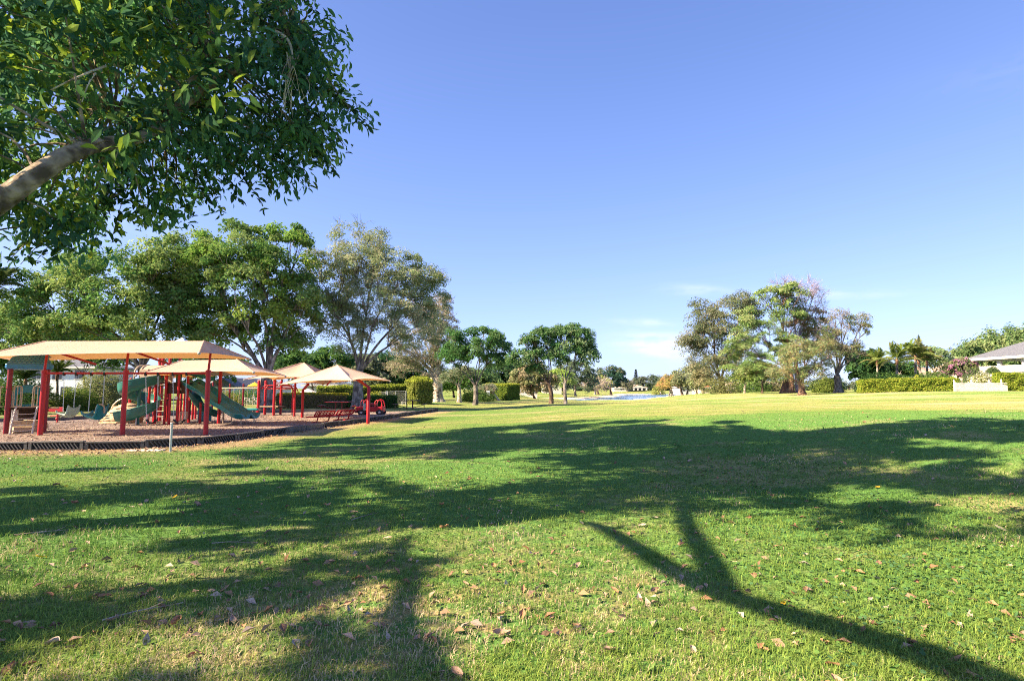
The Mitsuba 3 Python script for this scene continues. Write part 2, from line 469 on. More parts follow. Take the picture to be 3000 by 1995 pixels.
def lay_border(line, z0, pick, name, label, group):
    s = np.r_[0, np.cumsum(np.linalg.norm(np.diff(line, axis=0), axis=1))]
    pos, i = 0.0, 0
    while True:
        kind, L = pick(i)
        if pos + L > s[-1]: break
        a = np.array([np.interp(pos, s, line[:, k]) for k in (0, 1)]); b = np.array([np.interp(pos + L, s, line[:, k]) for k in (0, 1)])
        d = b - a
        lab = label(i) if callable(label) else label
        k = thing(name, lab, 'border timber', group)
        wob = .012 * math.sin(i * 2.7)
        scene[k] = {**PLY[kind], 'to_world': T().translate([a[0], a[1], z0 + wob]).rotate([0, 0, 1], math.degrees(math.atan2(d[1], d[0]))).rotate([0, 1, 0], .5 * math.sin(i * 1.9))}
        pos += L; i += 1


start = FRONT[0]
lay_border(FRONT, -.02, lambda i: ('short', .82) if i in (8, 9) else ('solid', 1.54) if i in (10, 11) else ('lat', 1.54), 'border_timber',
           lambda i: ('short lattice border block left of the other short one' if i == 8 else 'short lattice border block next to the smooth-faced timbers') if i in (8, 9) else ('smooth-faced dark plastic border timber left of the thin grey post' if i == 10 else 'smooth-faced dark plastic border timber behind the thin grey post') if i in (10, 11) else 'ribbed dark plastic border timber on the straight run before the play hut' if i < 8 else 'ribbed dark plastic border timber on the curve before the slides' if i < 17 else 'ribbed dark plastic border timber on the long run beside the red benches' if i < 24 else 'ribbed dark plastic border timber near the far pointed end of the mulch', 'ribbed border timbers along the lawn')
for k in [k for k in scene if k.startswith('border_timber')]:
    lb = labels[k]['label']; labels[k]['group'] = 'short border blocks' if 'short' in lb else 'smooth border timbers' if 'smooth' in lb else 'border timbers ' + lb.split('timber ')[1]
lay_border(BACK, -.04, lambda i: ('solid', 1.54), 'back_border_timber', lambda i: 'dark plastic border timber on the far side, behind the climbing structure and benches' if i < 12 else 'dark plastic border timber on the far side, behind the swings and play hut', 'border timbers along the far side')


# ------------------------------------------------------------------ shade canopies
def hip_canopy(C, R, sag, nu=15, nv=9):
    """fabric over corners C (near-left, near-right, far-right, far-left) and ridge R (left end, right end); edges sag inwards"""
    C, R = [np.array(c, float) for c in C], [np.array(r, float) for r in R]
    m = MB(); mid = (C[0] + C[1] + C[2] + C[3]) / 4

    def panel(e0, e1, t0, t1):
        u, v = np.meshgrid(np.linspace(0, 1, nu), np.linspace(0, 1, nv), indexing='ij')
        u, v = u[..., None], v[..., None]
        e = e0 * (1 - u) + e1 * u
        t = t0 * (1 - u) + t1 * u
        p = e * (1 - v) + t * v
        inw = mid - (e0 + e1) / 2; inw[2] = 0; inw = inw / np.linalg.norm(inw)
        p = p + inw * (4 * u * (1 - u) * sag * 1.3 * (1 - v) ** 2) + np.array([0, 0, 1.0]) * (4 * u * (1 - u) * sag * .55 * (1 - v)) - np.array([0, 0, 1.0]) * (1.3 * sag * 4 * v * (1 - v) * np.minimum(1, 3 * u * (1 - u)))
        m.add(p.reshape(-1, 3), grid_faces(nu, nv))
    panel(C[0], C[1], R[0], R[1]); panel(C[1], C[2], R[1], R[1]); panel(C[2], C[3], R[1], R[0]); panel(C[3], C[0], R[0], R[0])
    return m


def seam(m, pts, r=.025):
    m.tube(pts, r, 5)


def canopy_thing(name, label, C, R, posts, sag=.28, arms=(), post_r=.085):
    k = thing(name, label, 'shade canopy')
    obj('fabric', hip_canopy(C, R, sag), 'canvas', k, smooth=40)
    s = MB()
    for a, b in ((0, 0), (1, 1), (2, 1), (3, 0)):
        s.tube([np.array(C[a]) + [0, 0, .012], np.array(R[b]) + [0, 0, .012]], .022, 5)
    obj('hip_seam', s, 'canvas', k)
    for P, top in posts:
        p = MB(); P = np.array(P, float); top = np.array(top, float)
        if len(posts) == 3:
            knee = np.array([P[0], P[1], 2.38])
            p.tube([P, knee], post_r, 12); p.tube([knee - [0, 0, .02], knee + [0, 0, .10]], post_r * 1.12, 12); p.tube([knee + [0, 0, .1], top], post_r * .5, 8)
        else:
            p.tube([P, [P[0], P[1], top[2] - .35], top], post_r, 12)
        obj('post', p, 'red_paint', k, smooth=40)
    for a, b in arms:
        obj('arm', MB().tube([a, b], .045, 8), 'red_paint', k, smooth=40)
    for c in C:
        obj('corner_fitting', MB().sphere(np.array(c) + [0, 0, -.02], .055, 1), 'grey_metal', k)
    return k


SW = 21.6      # distance of the swing line
px_post = (117, 358, 602)
sw_posts = [np.array([ax(p, SW), SW, z]) for p, z in zip(px_post, (-.02, 0.0, .03))]
zc = 2.98
C1 = [(ax(-90, 19.85, 2.85), 19.85, 2.86), (ax(583, 19.85, 3), 19.85, 3.03), (ax(734, 24, 3), 24.0, 3.03), (ax(40, 24, 2.9), 24.0, 2.92)]
R1 = [(ax(136, 21.9, 3.6), 21.9, 3.62), (ax(597, 21.9, 3.6), 21.9, 3.63)]
canopy_thing('shade_canopy', 'long tan hip-roofed shade canopy over the row of swings, nearest of the four', C1, R1,
             [(p, (p[0] + .03, SW + .05, t)) for p, t in zip(sw_posts, (3.40, 3.42, 3.22))], .13,
             [((p[0] + .05, SW + .3, 3.22), (p[0] + .35, 23.75, 2.80)) for p in sw_posts[:2]], post_r=.088)
P2 = lambda px, py, Y: tuple(at(px, py, Y))
C2 = [P2(398, 1099, 25.6), P2(743, 1090, 25.6), P2(837, 1102, 30.0), P2(505, 1108, 30.0)]
R2 = [P2(535, 1056, 27.8), P2(693, 1053, 27.8)]
canopy_thing('shade_canopy', 'tan shade canopy over the curved and straight slides, second from the front', C2, R2,
             [((ax(640, 28.5), 28.5, 0), (ax(640, 28.3), 28.3, 2.85)), ((ax(452, 28.5), 28.5, 0), (ax(470, 28.3), 28.3, 2.5))], .16,
             [((ax(640, 28.4), 28.4, 2.75), (ax(567, 29.7, 2.6), 29.7, 2.42))], post_r=.075)
C3 = [(ax(716, 33.5, 2.3), 33.5, 2.33), (ax(942, 33.5, 2.3), 33.5, 2.36), (ax(1000, 38.5, 2.3), 38.5, 2.4), (ax(800, 38.5, 2.3), 38.5, 2.36)]
R3 = [(ax(884, 36, 3.4), 36.0, 3.43), (ax(890, 36, 3.4), 36.0, 3.43)]
canopy_thing('shade_canopy', 'tan pyramid shade canopy half hidden behind the right-hand canopy', C3, R3, [((ax(862, 36.6), 36.6, 0), (ax(885, 36.2), 36.2, 3.3))], .26, [], post_r=.07)
A4, B4, C4 = np.array([ax(1030, 26.5, 2.1), 26.5, 2.16]), np.array([ax(1143, 31.8, 2.2), 31.8, 2.21]), np.array([ax(818, 31.5, 2), 31.5, 1.99])
D4 = B4 + C4 - A4; D4[2] = 2.05
ap = np.array([ax(988, 31.6, 3.06), 31.6, 3.09])
p4a, p4b = ground_at(1078, 28.0), ground_at(885, 35.2)
canopy_thing('shade_canopy', 'tan pyramid shade canopy reaching over the lawn, rightmost of the four', [C4, A4, B4, D4], [ap, ap],
             [(p4a, p4a + [-.80, 1.1, 2.20 - p4a[2]]), (p4b, p4b + [.6, -.8, 2.15])], .22, [(p4a + [-.80, 1.1, 2.2 - p4a[2]], ap - [0, 0, .45]), ((ax(958, 34, 2.1), 34, 2.0), ap - [0, 0, .45])], post_r=.085)

# ------------------------------------------------------------------ swings
k = thing('swing_beam', 'red steel swing beam running between the three front canopy posts', 'swing beam')
obj('beam', MB().tube([(sw_posts[0][0], SW, 2.36), (sw_posts[2][0], SW, 2.36)], .042, 10), 'red_paint', k, smooth=40)
hang = [(188, 1), (224, 1), (268, 1), (307, 1), (427, 2), (464, 2), (507, 2), (547, 2)]
for px, _ in hang:
    x = ax(px, SW, 2.36)
    obj('hanger', MB().box((x, SW, 2.33), (.07, .10, .13), ch=.01).tube([(x, SW - .05, 2.28), (x, SW + .05, 2.28)], .02, 6), 'black_rubber', k)


def chain(a, b):
    m = MB(); a, b = np.array(a, float), np.array(b, float)
    n = int(np.linalg.norm(b - a) / .055); d = (b - a) / n
    for i in range(n):
        p = a + d * i; w = np.array([.012, 0, 0]) if i % 2 else np.array([0, .012, 0])
        m.tube([p + w, p + d + w], .0065, 3, False); m.tube([p - w, p + d - w], .0065, 3, False)
    return m


def bucket_seat(x, y, z, w, mat, name, label, hoop):
    k = thing(name, label, 'swing seat')
    u = np.linspace(0, 1, 9); prof = np.array([(-.42, .16), (-.38, .02), (-.25, -.04), (0, -.10), (.18, -.12), (.28, 0), (.34, .26), (.38, .42), (.40, .46)])
    m = MB()
    v = []
    for s in np.linspace(-1, 1, 9):
        lift = .10 * abs(s) ** 3
        for a, b in prof: v.append((x + a * w, y + s * .28, z + b * w * 1.1 + lift))
    m.add(np.array(v), grid_faces(9, 9))
    th = np.array(v) + [0, 0, -.035]
    m.add(th, grid_faces(9, 9)[:, ::-1])
    for s in (-1, 1):
        m.tube([(x + a * w, y + s * .28, z + b * w * 1.1 + .085) for a, b in prof], .03, 6)
    obj('seat', m, mat, k, smooth=50)
    if hoop:
        a = np.linspace(0, PI, 10)
        obj('harness_hoop', MB().tube([(x + .18 + .17 * math.cos(t), y, z + .12 + .34 * math.sin(t) ** .6) for t in a], .028, 6), 'tan_plastic', k, smooth=50)
    for s in (0, 1):
        px = (188, 224, 268, 307)[(0 if not hoop else 2) + s]
        obj('chain', chain((ax(px, SW, 2.3), SW, 2.28), (x + (-.35, .36)[s] * w, y, z + (.2, .45)[s] * w)), 'galvanised', k)
    return k


bucket_seat(ax(200, SW, .9), SW, .78, .55, 'pale_green_plastic', 'swing_seat', 'pale green moulded bucket seat hanging in the swing bay beside the play hut', False)
bucket_seat(ax(279, SW, .9), SW, .72, .75, 'teal_plastic', 'swing_seat', 'teal moulded bucket seat with tan hoop hanging left of the middle post', True)
for a, b, lab in ((427, 464, 'black belt swing hanging beside the middle post in front of the curly slide'), (507, 547, 'black belt swing hanging from the last pair of chains before the end post')):
    k = thing('swing_seat', lab, 'swing seat')
    xa, xb = ax(a, SW, 1) + .05, ax(b, SW, 1) - .05
    m = MB(); n = 9
    v = []
    for i, t in enumerate(np.linspace(0, 1, n)):
        for s in (-.08, .08): v.append((xa * (1 - t) + xb * t, SW + s, .62 - .16 * 4 * t * (1 - t)))
    m.add(np.array(v), grid_faces(n, 2)); m.add(np.array(v) + [0, 0, -.012], grid_faces(n, 2)[:, ::-1])
    obj('seat', m, 'black_rubber', k, smooth=40)
    for px, xx in ((a, xa), (b, xb)):
        obj('chain', chain((ax(px, SW, 2.3), SW, 2.28), (xx, SW, .62)), 'galvanised', k)


# ------------------------------------------------------------------ parts shared by the play structures
def red_post(parent, x, y, z1, z0=0.0, r=.063, mat='red_paint'):
    m = MB().tube([(x, y, z0 - .1), (x, y, z1)], r, 12)
    m.sphere((x, y, z1), (r * 1.05, r * 1.05, r * .8), 2)
    return obj('post', m, mat, parent, smooth=40)


def barrier(parent, a, b, z0, z1, n, name='railing', mat='tan_metal', r=.016, hoop=False):
    """railing with uprights between the ground points a and b; each upright is a sub-part"""
    a, b = np.array(a, float), np.array(b, float)
    k = key_of(name, parent)
    m = MB()
    P = lambda t, z: np.r_[a * (1 - t) + b * t, z]
    if hoop:
        m.tube([P(0, z0), P(0, z1 - .12), P(.06, z1 - .03), P(.16, z1), P(.84, z1), P(.94, z1 - .03), P(1, z1 - .12), P(1, z0)], r * 1.15, 6)
    else:
        m.tube([P(0, z1), P(1, z1)], r * 1.2, 6)
    m.tube([P(0, z0 + .03), P(1, z0 + .03)], r * 1.2, 6)
    scene[k] = mikit.ply(m.out(), mat, smooth=50)
    for i in range(n):
        t = (i + .5) / n
        obj('bar', MB().tube([P(t, z0 + .03), P(t, z1)], r, 6, False), mat, k, smooth=50)
    return k


def deck(parent, x0, x1, y0, y1, z):
    obj('deck', MB().box(((x0 + x1) / 2, (y0 + y1) / 2, z - .03), (x1 - x0, y1 - y0, .07), ch=.01), 'dark_deck', parent)


# ------------------------------------------------------------------ small play hut at the left
hut = thing('play_hut', 'small play hut with blue tiled roof, red posts and curved ladder at the left edge', 'play structure')
hcx = ax(73, 22.5); hx0, hx1, hy0, hy1 = hcx - .57, hcx + .57, 22.5, 23.7
hx1b = hx1 + .02
HUT0 = set(scene)
for x, y in ((hx0, hy0), (hx1, hy0 + .02), (hx0, hy1), (hx1b, hy1)):
    obj('post', MB().tube([(x, y, -.1), (x, y, 2.62)], ry_ := .085 if y < 23 else .075, 12).tube([(x, y, 1.78), (x, y, 1.84)], ry_ * 1.14, 12), 'dark_red_paint', hut, smooth=40)
deck(hut, hx0 - .1, hx1 + .12, hy0 + .06, hy1 + .1, 1.04)
# roof: moulded shell with scalloped tiles standing proud
rz0, rz1 = 2.58, 2.80
ex0, ex1, ey0, ey1 = hx0 - .17, hx1 + .17, hy0 - .17, hy1 + .2
roof = MB().box(((ex0 + ex1) / 2, (ey0 + ey1) / 2, rz0 + .08), (ex1 - ex0, ey1 - ey0, .22), ch=.05)
cx, cy, zt = (ex0 + ex1) / 2, (ey0 + ey1) / 2, 3.28
ins = .04
b = np.array([(ex0 + ins, ey0 + ins, rz0 + .16), (ex1 - ins, ey0 + ins, rz0 + .16), (ex1 - ins, ey1 - ins, rz0 + .16), (ex0 + ins, ey1 - ins, rz0 + .16), (cx - .42, cy - .2, zt), (cx + .42, cy - .2, zt), (cx + .42, cy + .2, zt), (cx - .42, cy + .2, zt)])
roof.tm(trimesh.convex.convex_hull(b))
rk = obj('roof', roof, 'blue_roof_plastic', hut)
bl, br, tl, tr = b[0], b[1], b[4], b[5]
nrm = np.cross(br - bl, tl - bl); nrm /= np.linalg.norm(nrm)
for r in range(6):
    v0, v1 = r / 6.0, (r + 1) / 6.0
    for c in range(9):
        u = (c + .5 + .5 * (r % 2)) / 9.5
        if u > .97: continue
        w = .5 / 9.5
        lerp = lambda uu, vv: (bl * (1 - uu) + br * uu) * (1 - vv) + (tl * (1 - uu) + tr * uu) * vv
        ring = [lerp(u - w * .94, v1), lerp(u - w * .94, v0 + .06), lerp(u - w * .5, v0 + .01), lerp(u, v0), lerp(u + w * .5, v0 + .01), lerp(u + w * .94, v0 + .06), lerp(u + w * .94, v1)]
        lift = np.array([.012, .026, .03, .032, .03, .026, .012])[:, None] * nrm
        P = np.array(ring); v = np.vstack([P + lift, P - .01 * nrm, [P.mean(0) + .036 * nrm]])
        n = 7; i = np.arange(n); j = (i + 1) % n
        f = np.vstack([np.stack([i, j, i * 0 + 14], 1), np.stack([i + n, j + n, j], 1), np.stack([i + n, j, i], 1)])
        obj('tile', (v, f), 'blue_roof_plastic', rk, smooth=50)
barrier(hut, (hx0 - 1.2, hy0), (hx0 - .15, hy0), 1.05, 1.85, 6)
barrier(hut, (hx0 + .12, hy0), (hx0 + .40, hy0 - .02), 1.05, 1.87, 3, hoop=True)
barrier(hut, (hx1 - .42, hy0), (hx1 - .12, hy0), 1.05, 1.87, 3, hoop=True)
barrier(hut, (hx1 + .06, hy0 + .25), (hx1 + .06, hy1 - .1), 1.05, 1.85, 6)
# teal arched back panel with an opening
th = np.linspace(0, PI, 14)
arch = Polygon([(-.52, 0), (-.52, .62)] + [(-.42 * math.cos(t) , .62 + .26 * math.sin(t)) for t in th] + [(.52, .62), (.52, 0)])
hole = Polygon([(-.34, .08), (-.34, .40)] + [(-.34 * math.cos(t), .40 + .16 * math.sin(t)) for t in th] + [(.34, .40), (.34, .08)])
pm = trimesh.creation.extrude_polygon(arch.difference(hole), .04, engine='earcut')
pv = np.array(pm.vertices); pv = np.stack([pv[:, 0] + (hx0 + hx1) / 2, hy1 + pv[:, 2], pv[:, 1] + 1.05], 1)
obj('back_panel', (pv, pm.faces), 'teal_plastic', hut)
obj('side_panel', MB().box((hx1 + .05, (hy0 + hy1) / 2 + .2, .52), (.05, 1.0, .98), ch=.015), 'tan_plastic', hut)
obj('shelf', MB().box((hx1 + .2, hy0 + .55, .98), (.5, .5, .05), ch=.015), 'tan_plastic', hut)
obj('back_panel', MB().box(((hx0 + hx1) / 2, hy1 - .5, .26), (hx1 - hx0 - .2, .05, .46), ch=.015), 'tan_plastic', hut)
obj('under_deck_panel', MB().box(((hx0 + hx1) / 2, hy1 - .05, .74), (hx1 - hx0 - .1, .05, .5), ch=.015), 'dark_deck', hut)  # dark panel added where only the shade under the deck shows
obj('activity_panel', MB().box((hx0 + .22, hy1 - .25, .62), (.22, .04, .62), ch=.01), 'white_paint', hut)
obj('bench_tube', MB().tube([(hx0 + .2, hy0 + .2, .16), (hx1 - .25, hy0 + .35, .14)], .13, 12), 'tan_plastic', hut, smooth=40)
lad = key_of('ladder', hut)
m = MB()
lx0, lx1 = hcx - .33, hcx + .31
for x, dx in ((lx0, -.12), (lx1, -.10)):
    m.tube(spline([(x + .02, 22.5, 1.06), (x, 22.36, 1.0), (x + dx * .35, 22.18, .72), (x + dx * .8, 21.98, .30), (x + dx, 21.9, -.05)], 12), .032, 8)
scene[lad] = mikit.ply(m.out(), 'grey_metal', smooth=40)
for t, zz in enumerate((.78, .60, .36, .14)):
    yy = 21.93 + (zz + .05) * .42; o = -.12 * (1 - zz)
    obj('rung', MB().tube([(lx0 + o, yy, zz + .07), (lx0 + o + .06, yy - .01, zz + .01), (lx0 + o + .16, yy - .02, zz), (lx1 + o - .16, yy - .02, zz), (lx1 + o - .06, yy - .01, zz + .01), (lx1 + o, yy, zz + .07)], .02, 6), 'grey_metal', lad, smooth=40)
M_ = T().translate([hcx, hy0, 0]).rotate([0, 0, 1], 40.9).translate([-hcx, -hy0, 0])
for k in set(scene) - HUT0: scene[k]['to_world'] = M_
obj('rock_step', MB().sphere((hx0 - .9, 24.6, .18), (.6, .4, .3), 2), 'rock_resin', thing('climbing_boulder', 'low tan moulded boulder beside the play hut', 'boulder'), smooth=60)

# red bench back seen between hut and swings
k = thing('park_bench', 'small red pedestal bench facing away beyond the play hut', 'bench')
bx = ax(158, 29.5)
obj('backrest', MB().box((bx - .02, 29.6, .70), (.76, .05, .24), ch=.02), 'red_paint', k)
obj('seat', MB().box((bx + .03, 29.9, .36), (.95, .36, .05), ch=.02), 'red_paint', k)
obj('leg', MB().tube([(bx + .09, 29.6, -.02), (bx + .07, 29.62, .62)], .04, 8).sphere((bx + .1, 29.55, .22), .07, 1), 'red_paint', k, smooth=40)

# ------------------------------------------------------------------ main play structure
big = thing('play_structure', 'large play structure with curly green slide, rock climber, red posts and teal double slide', 'play structure')
YB = 28.6
for px, zt_, y in ((484, 2.42, 28.2), (492, 3.75, 30.3), (521, 2.42, 28.2), (548, 2.36, 28.4), (556, 2.3, 29.8), (462, 3.7, 30.3), (436, 1.95, 28.6), (452, 1.9, 30.4), (471, 3.5, 30.8), (588, 1.05, 28.8), (380, 2.30, 29.4), (497, 1.5, 28.0), (530, 1.9, 31.5), (540, 1.7, 32.0), (566, 1.3, 32.3), (574, 1.3, 33), (521, 3.8, 30.5)):
    red_post(big, ax(px, y, 1), y, zt_, r=.072 if zt_ > 3.4 else .06)
dx0, dx1 = ax(486, YB, 2), ax(556, YB, 2)
deck(big, dx0 - .05, dx1, 28.2, 29.9, 2.10)
deck(big, ax(418, 29.4, 2), ax(486, 29.4, 2), 28.9, 30.6, 1.98)
deck(big, ax(440, 29.4, 1.3), ax(488, 29.4, 1.3), 29.5, 31.0, 1.22)
obj('mesh_panel', MB().box(((dx0 + dx1) / 2 + .08, 28.32, 1.80), (dx1 - dx0 - .2, .05, .52), ch=.01), 'dark_deck', big)
barrier(big, (dx0 + .1, 28.2), (dx0 + .62, 28.2), 2.12, 2.95, 4)
barrier(big, (ax(440, 29.6, 1.5), 29.5), (ax(484, 29.6, 1.5), 29.5), 1.25, 1.98, 7)
barrier(big, (ax(420, 30.5, 1.5), 30.5), (ax(440, 30.5, 1.5), 30.5), 1.0, 1.98, 5)
barrier(big, (ax(522, 28.3, 0), 28.25), (ax(550, 28.3, 0), 28.25), .02, .62, 8, 'panel_railing')
for i, zz in enumerate((.35, .62, .9, 1.2, 1.45)):
    obj('rung', MB().tube([(ax(458, 29.2, zz), 29.2, zz), (ax(482, 29.2, zz), 29.2, zz)], .022, 6), 'tan_metal', big, smooth=40)
for px in (447, 457):
    obj('rail', MB().tube(spline([(ax(px - 6, 29, 1.6), 28.9, 1.25), (ax(px, 29, 1.9), 29, 1.75), (ax(px + 9, 29, 2), 29.1, 2.05)], 8), .03, 8), 'tan_metal', big, smooth=40)
# arched hood over the slide head: half barrel with rounded ribs
x0, x1 = ax(414, 28.9, 2.6), ax(478, 28.9, 2.6)


def barrel(x0, x1, y0, y1, zb, zt, n=13):
    m = MB(); t = np.linspace(0, PI, n)
    r = (zt - zb)
    prof = [(y0, zb)] + [((y0 + y1) / 2 - (y1 - y0) / 2 * math.cos(a), zb + .45 * r + .55 * r * math.sin(a)) for a in t] + [(y1, zb)]
    v = np.array([(x, y, z) for x in (x0, x1) for y, z in prof])
    m.add(v, grid_faces(2, len(prof)))
    c = np.array([(x0 + x1) / 2, (y0 + y1) / 2, zb])
    m.add((v - c) * [1, .94, .96] + c, grid_faces(2, len(prof))[:, ::-1])
    return m, prof


hm, prof = barrel(x0 + .22, x1, 28.5, 29.7, 2.02, 2.98)
obj('hood', hm, 'tan_plastic', big, smooth=50)
obj('hood_panel', MB().box(((x0 + x1) / 2 + .1, 28.48, 2.42), (x1 - x0 - .18, .04, .66), ch=.015), 'tan_plastic', big)
rib = MB()
rib.tube([(x0 + .2, y, z) for y, z in prof], .05, 8)
rib.tube([(x0 - .02, y - .1, z) for y, z in prof], .04, 8)
obj('hood_rib', rib, 'tan_plastic', big, smooth=50)
for i in range(4):
    obj('hand_hold', MB().box((x1 - .45 + .2 * (i % 2), 28.45, 2.72 - .5 * (i // 2)), (.09, .05, .11), ch=.02), 'dark_deck', big)


# curly slide: trough swept along a helix
def trough(path, up, width, depth, n=9, thick=.03, lip=.03):
    path = np.asarray(path, float); up = np.asarray(up, float)
    t = np.gradient(path, axis=0); t /= np.linalg.norm(t, axis=1, keepdims=True)
    side = np.cross(t, up); side /= np.linalg.norm(side, axis=1, keepdims=True)
    nn = np.cross(side, t)
    a = np.linspace(-1, 1, n)
    prof_in = np.stack([a * width / 2, depth * np.abs(a) ** 3.2], 1)
    inn = path[:, None] + side[:, None] * prof_in[None, :, :1] + nn[:, None] * prof_in[None, :, 1:]
    outp = path[:, None] + side[:, None] * prof_in[None, :, :1] * 1.05 + nn[:, None] * (prof_in[None, :, 1:] - thick - .01)
    m = MB()
    m.add(inn.reshape(-1, 3), grid_faces(len(path), n)); m.add(outp.reshape(-1, 3), grid_faces(len(path), n)[:, ::-1])
    for k_ in (0, n - 1):
        m.tube((inn[:, k_] + outp[:, k_]) / 2, lip, 6)
    for e in (0, len(path) - 1):
        q = np.vstack([inn[e], outp[e][::-1]]); c = q.mean(0)
        i = np.arange(len(q)); m.add(np.vstack([q, [c]]), np.stack([i, (i + 1) % len(q), i * 0 + len(q)], 1))
    return m


hc = np.array([ax(415, 28.2, 1.2), 28.0])
Ts = np.linspace(0, 1, 64)
ang = rad(22) - Ts * rad(470)
rr = .62 + .06 * np.sin(Ts * PI)
path = np.stack([hc[0] + rr * np.cos(ang) * 1.05, hc[1] + rr * np.sin(ang) * .95, 2.02 - 1.72 * Ts ** 1.2], 1)
tail = np.array([path[-1] + np.array([-.38, -.02, -.05]) * s for s in (.5, 1.0, 1.5, 1.9)]); tail[:, 2] = np.maximum(tail[:, 2], .22)
path = np.vstack([[[ax(476, 28.9, 2), 28.9, 2.04], [ax(455, 28.8, 2), 28.85, 2.04]], path, tail])
from scipy.ndimage import gaussian_filter1d
path = gaussian_filter1d(path, 1.6, axis=0, mode='nearest')
upv = np.tile([0, 0, 1.0], (len(path), 1)); cent = np.stack([hc[0] - path[:, 0], hc[1] - path[:, 1], path[:, 0] * 0], 1)
upv = upv + cent / np.linalg.norm(cent, axis=1, keepdims=True) * .38
sk = obj('curly_slide', trough(path, upv, .74, .36), 'green_plastic', big, smooth=50)
obj('column', MB().tube([(hc[0], hc[1], -.05), (hc[0], hc[1], 1.85)], .075, 12), 'green_plastic', sk, smooth=40)
for s in (62, 56):
    p = path[min(s, len(path) - 1)]
    obj('foot', MB().tube([(p[0], p[1], -.05), (p[0], p[1], p[2])], .028, 6), 'galvanised', sk, smooth=40)
for px, y, z in ((516, 28.1, 1.32), (440, 29.1, 1.1)):
    obj('sticker', MB().box((ax(px, y, z), y, z), (.13, .02, .16), ch=.005), 'white_paint', big)
# rock climber
rk_c = np.array([ax(368, 29.2, .4), 29.2, 0.0])
ico = trimesh.creation.icosphere(subdivisions=4)
v = np.array(ico.vertices)
steps = meshkit.fbm(v * [2.6, 2.6, 1.2] + 7, 3, 3)
v = v * [.95, .75, 1.05]
lay = np.floor(v[:, 2] * 7 + 2.2 * steps) / 7
v[:, :2] *= (1 + .16 * np.sin(v[:, 2] * 44 + 9 * steps)[:, None] * .5 + .25 * (steps[:, None] - .5))
v[:, 2] = np.clip(v[:, 2], -.1, None)
v[:, 0] += -.35 * (1 - np.clip(v[:, 2], 0, 1)) + .12
obj('rock_climber', (v + rk_c, ico.faces), 'rock_resin', big, smooth=35)
# stair with tan rails left of the climber
for y in (29.0, 29.9):
    a = [(ax(327, y, .2), y, -.05), (ax(327, y, .7), y, .78), (ax(331, y, .85), y, .92), (ax(372, y, 1.3), y, 1.38)]
    obj('rail', MB().tube(spline(a, 10), .028, 6), 'tan_metal', big, smooth=40)
    obj('rail', MB().tube([(ax(328, y, .5), y, .52), (ax(372, y, 1), y, 1.02)], .024, 6), 'tan_metal', big, smooth=40)
obj('stair_panel', MB().box((ax(340, 30, .5), 30.05, .58), (.62, .05, .55), ch=.02), 'rock_resin', big)
obj('steering_wheel', MB().tube([(ax(334, 29.9, .6) + .12 * math.cos(t), 29.9, .45 + .12 * math.sin(t)) for t in np.linspace(0, 2 * PI, 15)], .035, 6), 'red_paint', big, smooth=40)
for i in range(3):
    obj('step', MB().box((ax(312 + 9 * i, 29.5, .2), 29.5, .12 + .2 * i), (.34, .8, .05), ch=.01), 'dark_deck', big)
# double slide: two troughs side by side with a raised divider
top = np.array([ax(545, 29.0, 2), 29.0, 2.10]); end = np.array([ax(741, 28.4, .3), 28.2, .36])
d = end - top; L = np.hypot(d[0], d[1]); dirn = np.array([d[0], d[1], 0]) / L
tt = np.linspace(0, 1, 40)
zz = np.interp(tt, [0, .06, .78, .9, 1.0], [2.10, 2.04, .46, .30, .34]) - .05 * np.sin(tt * PI * 5) * (tt < .75) * .8
zz = gaussian_filter1d(zz, 1.5, mode='nearest')
side = np.array([-dirn[1], dirn[0], 0])
ds = key_of('double_slide', big); dm = MB()
for s in (-.36, .36):
    p = top + np.outer(tt, d) + side * s; p[:, 2] = zz
    t2 = trough(p, np.tile([0, 0, 1.0], (40, 1)), .70, .24, 9, .03, .035)
    v_, f_ = t2.out(); dm.add(v_, f_)
scene[ds] = mikit.ply(dm.out(), 'teal_plastic', smooth=50)
p = top + np.outer(tt[:4], d); p[:, 2] = zz[:4] + .28
for i in (6, 12, 18, 24, 30):
    q = top + tt[i] * d
    for s in (-.74, 0, .74):
        w_ = q + side * s
        obj('joint_cap', MB().box((w_[0], w_[1], zz[i] + .25), (.05, .10, .06), rz=math.atan2(dirn[1], dirn[0]), ch=.012), 'teal_plastic', ds)
for i, s in ((26, -.4), (31, -.4), (36, -.35), (37, .5), (20, .4)):
    q = top + tt[i] * d + side * s
    obj('leg', MB().tube([(q[0], q[1], -.05), (q[0], q[1], zz[i])], .025, 6), 'tan_metal', ds, smooth=40)
obj('slide_hood', MB().tube([(top[0] - .1, 28.4, 2.75), (top[0] + .15, 28.45, 2.62), (top[0] + .75, 29.0, 2.45), (top[0] + 1.3, 29.3, 2.25)], .10, 10), 'teal_plastic', big, smooth=40)
obj('slide_panel', MB().box((ax(531, 28.9, 2.3), 28.7, 2.34), (.3, .06, .52), ch=.03), 'green_plastic', big)
# second chute curving down behind the double slide
cp = spline([(ax(557, 30.4, 1.6), 30.3, 1.75), (ax(566, 30.2, 1.4), 29.9, 1.5), (ax(580, 30, 1), 29.7, 1.0), (ax(606, 30, .6), 29.8, .55), (ax(632, 30.2, .3), 30.2, .32)], 24)
obj('curved_chute', trough(cp, np.tile([.25, .2, 1.0], (24, 1)), .6, .30), 'green_plastic', big, smooth=50)
obj('crawl_wall', MB().box((ax(600, 31, .5), 31.0, .42), (.75, .06, .85), ch=.04), 'teal_plastic', big)
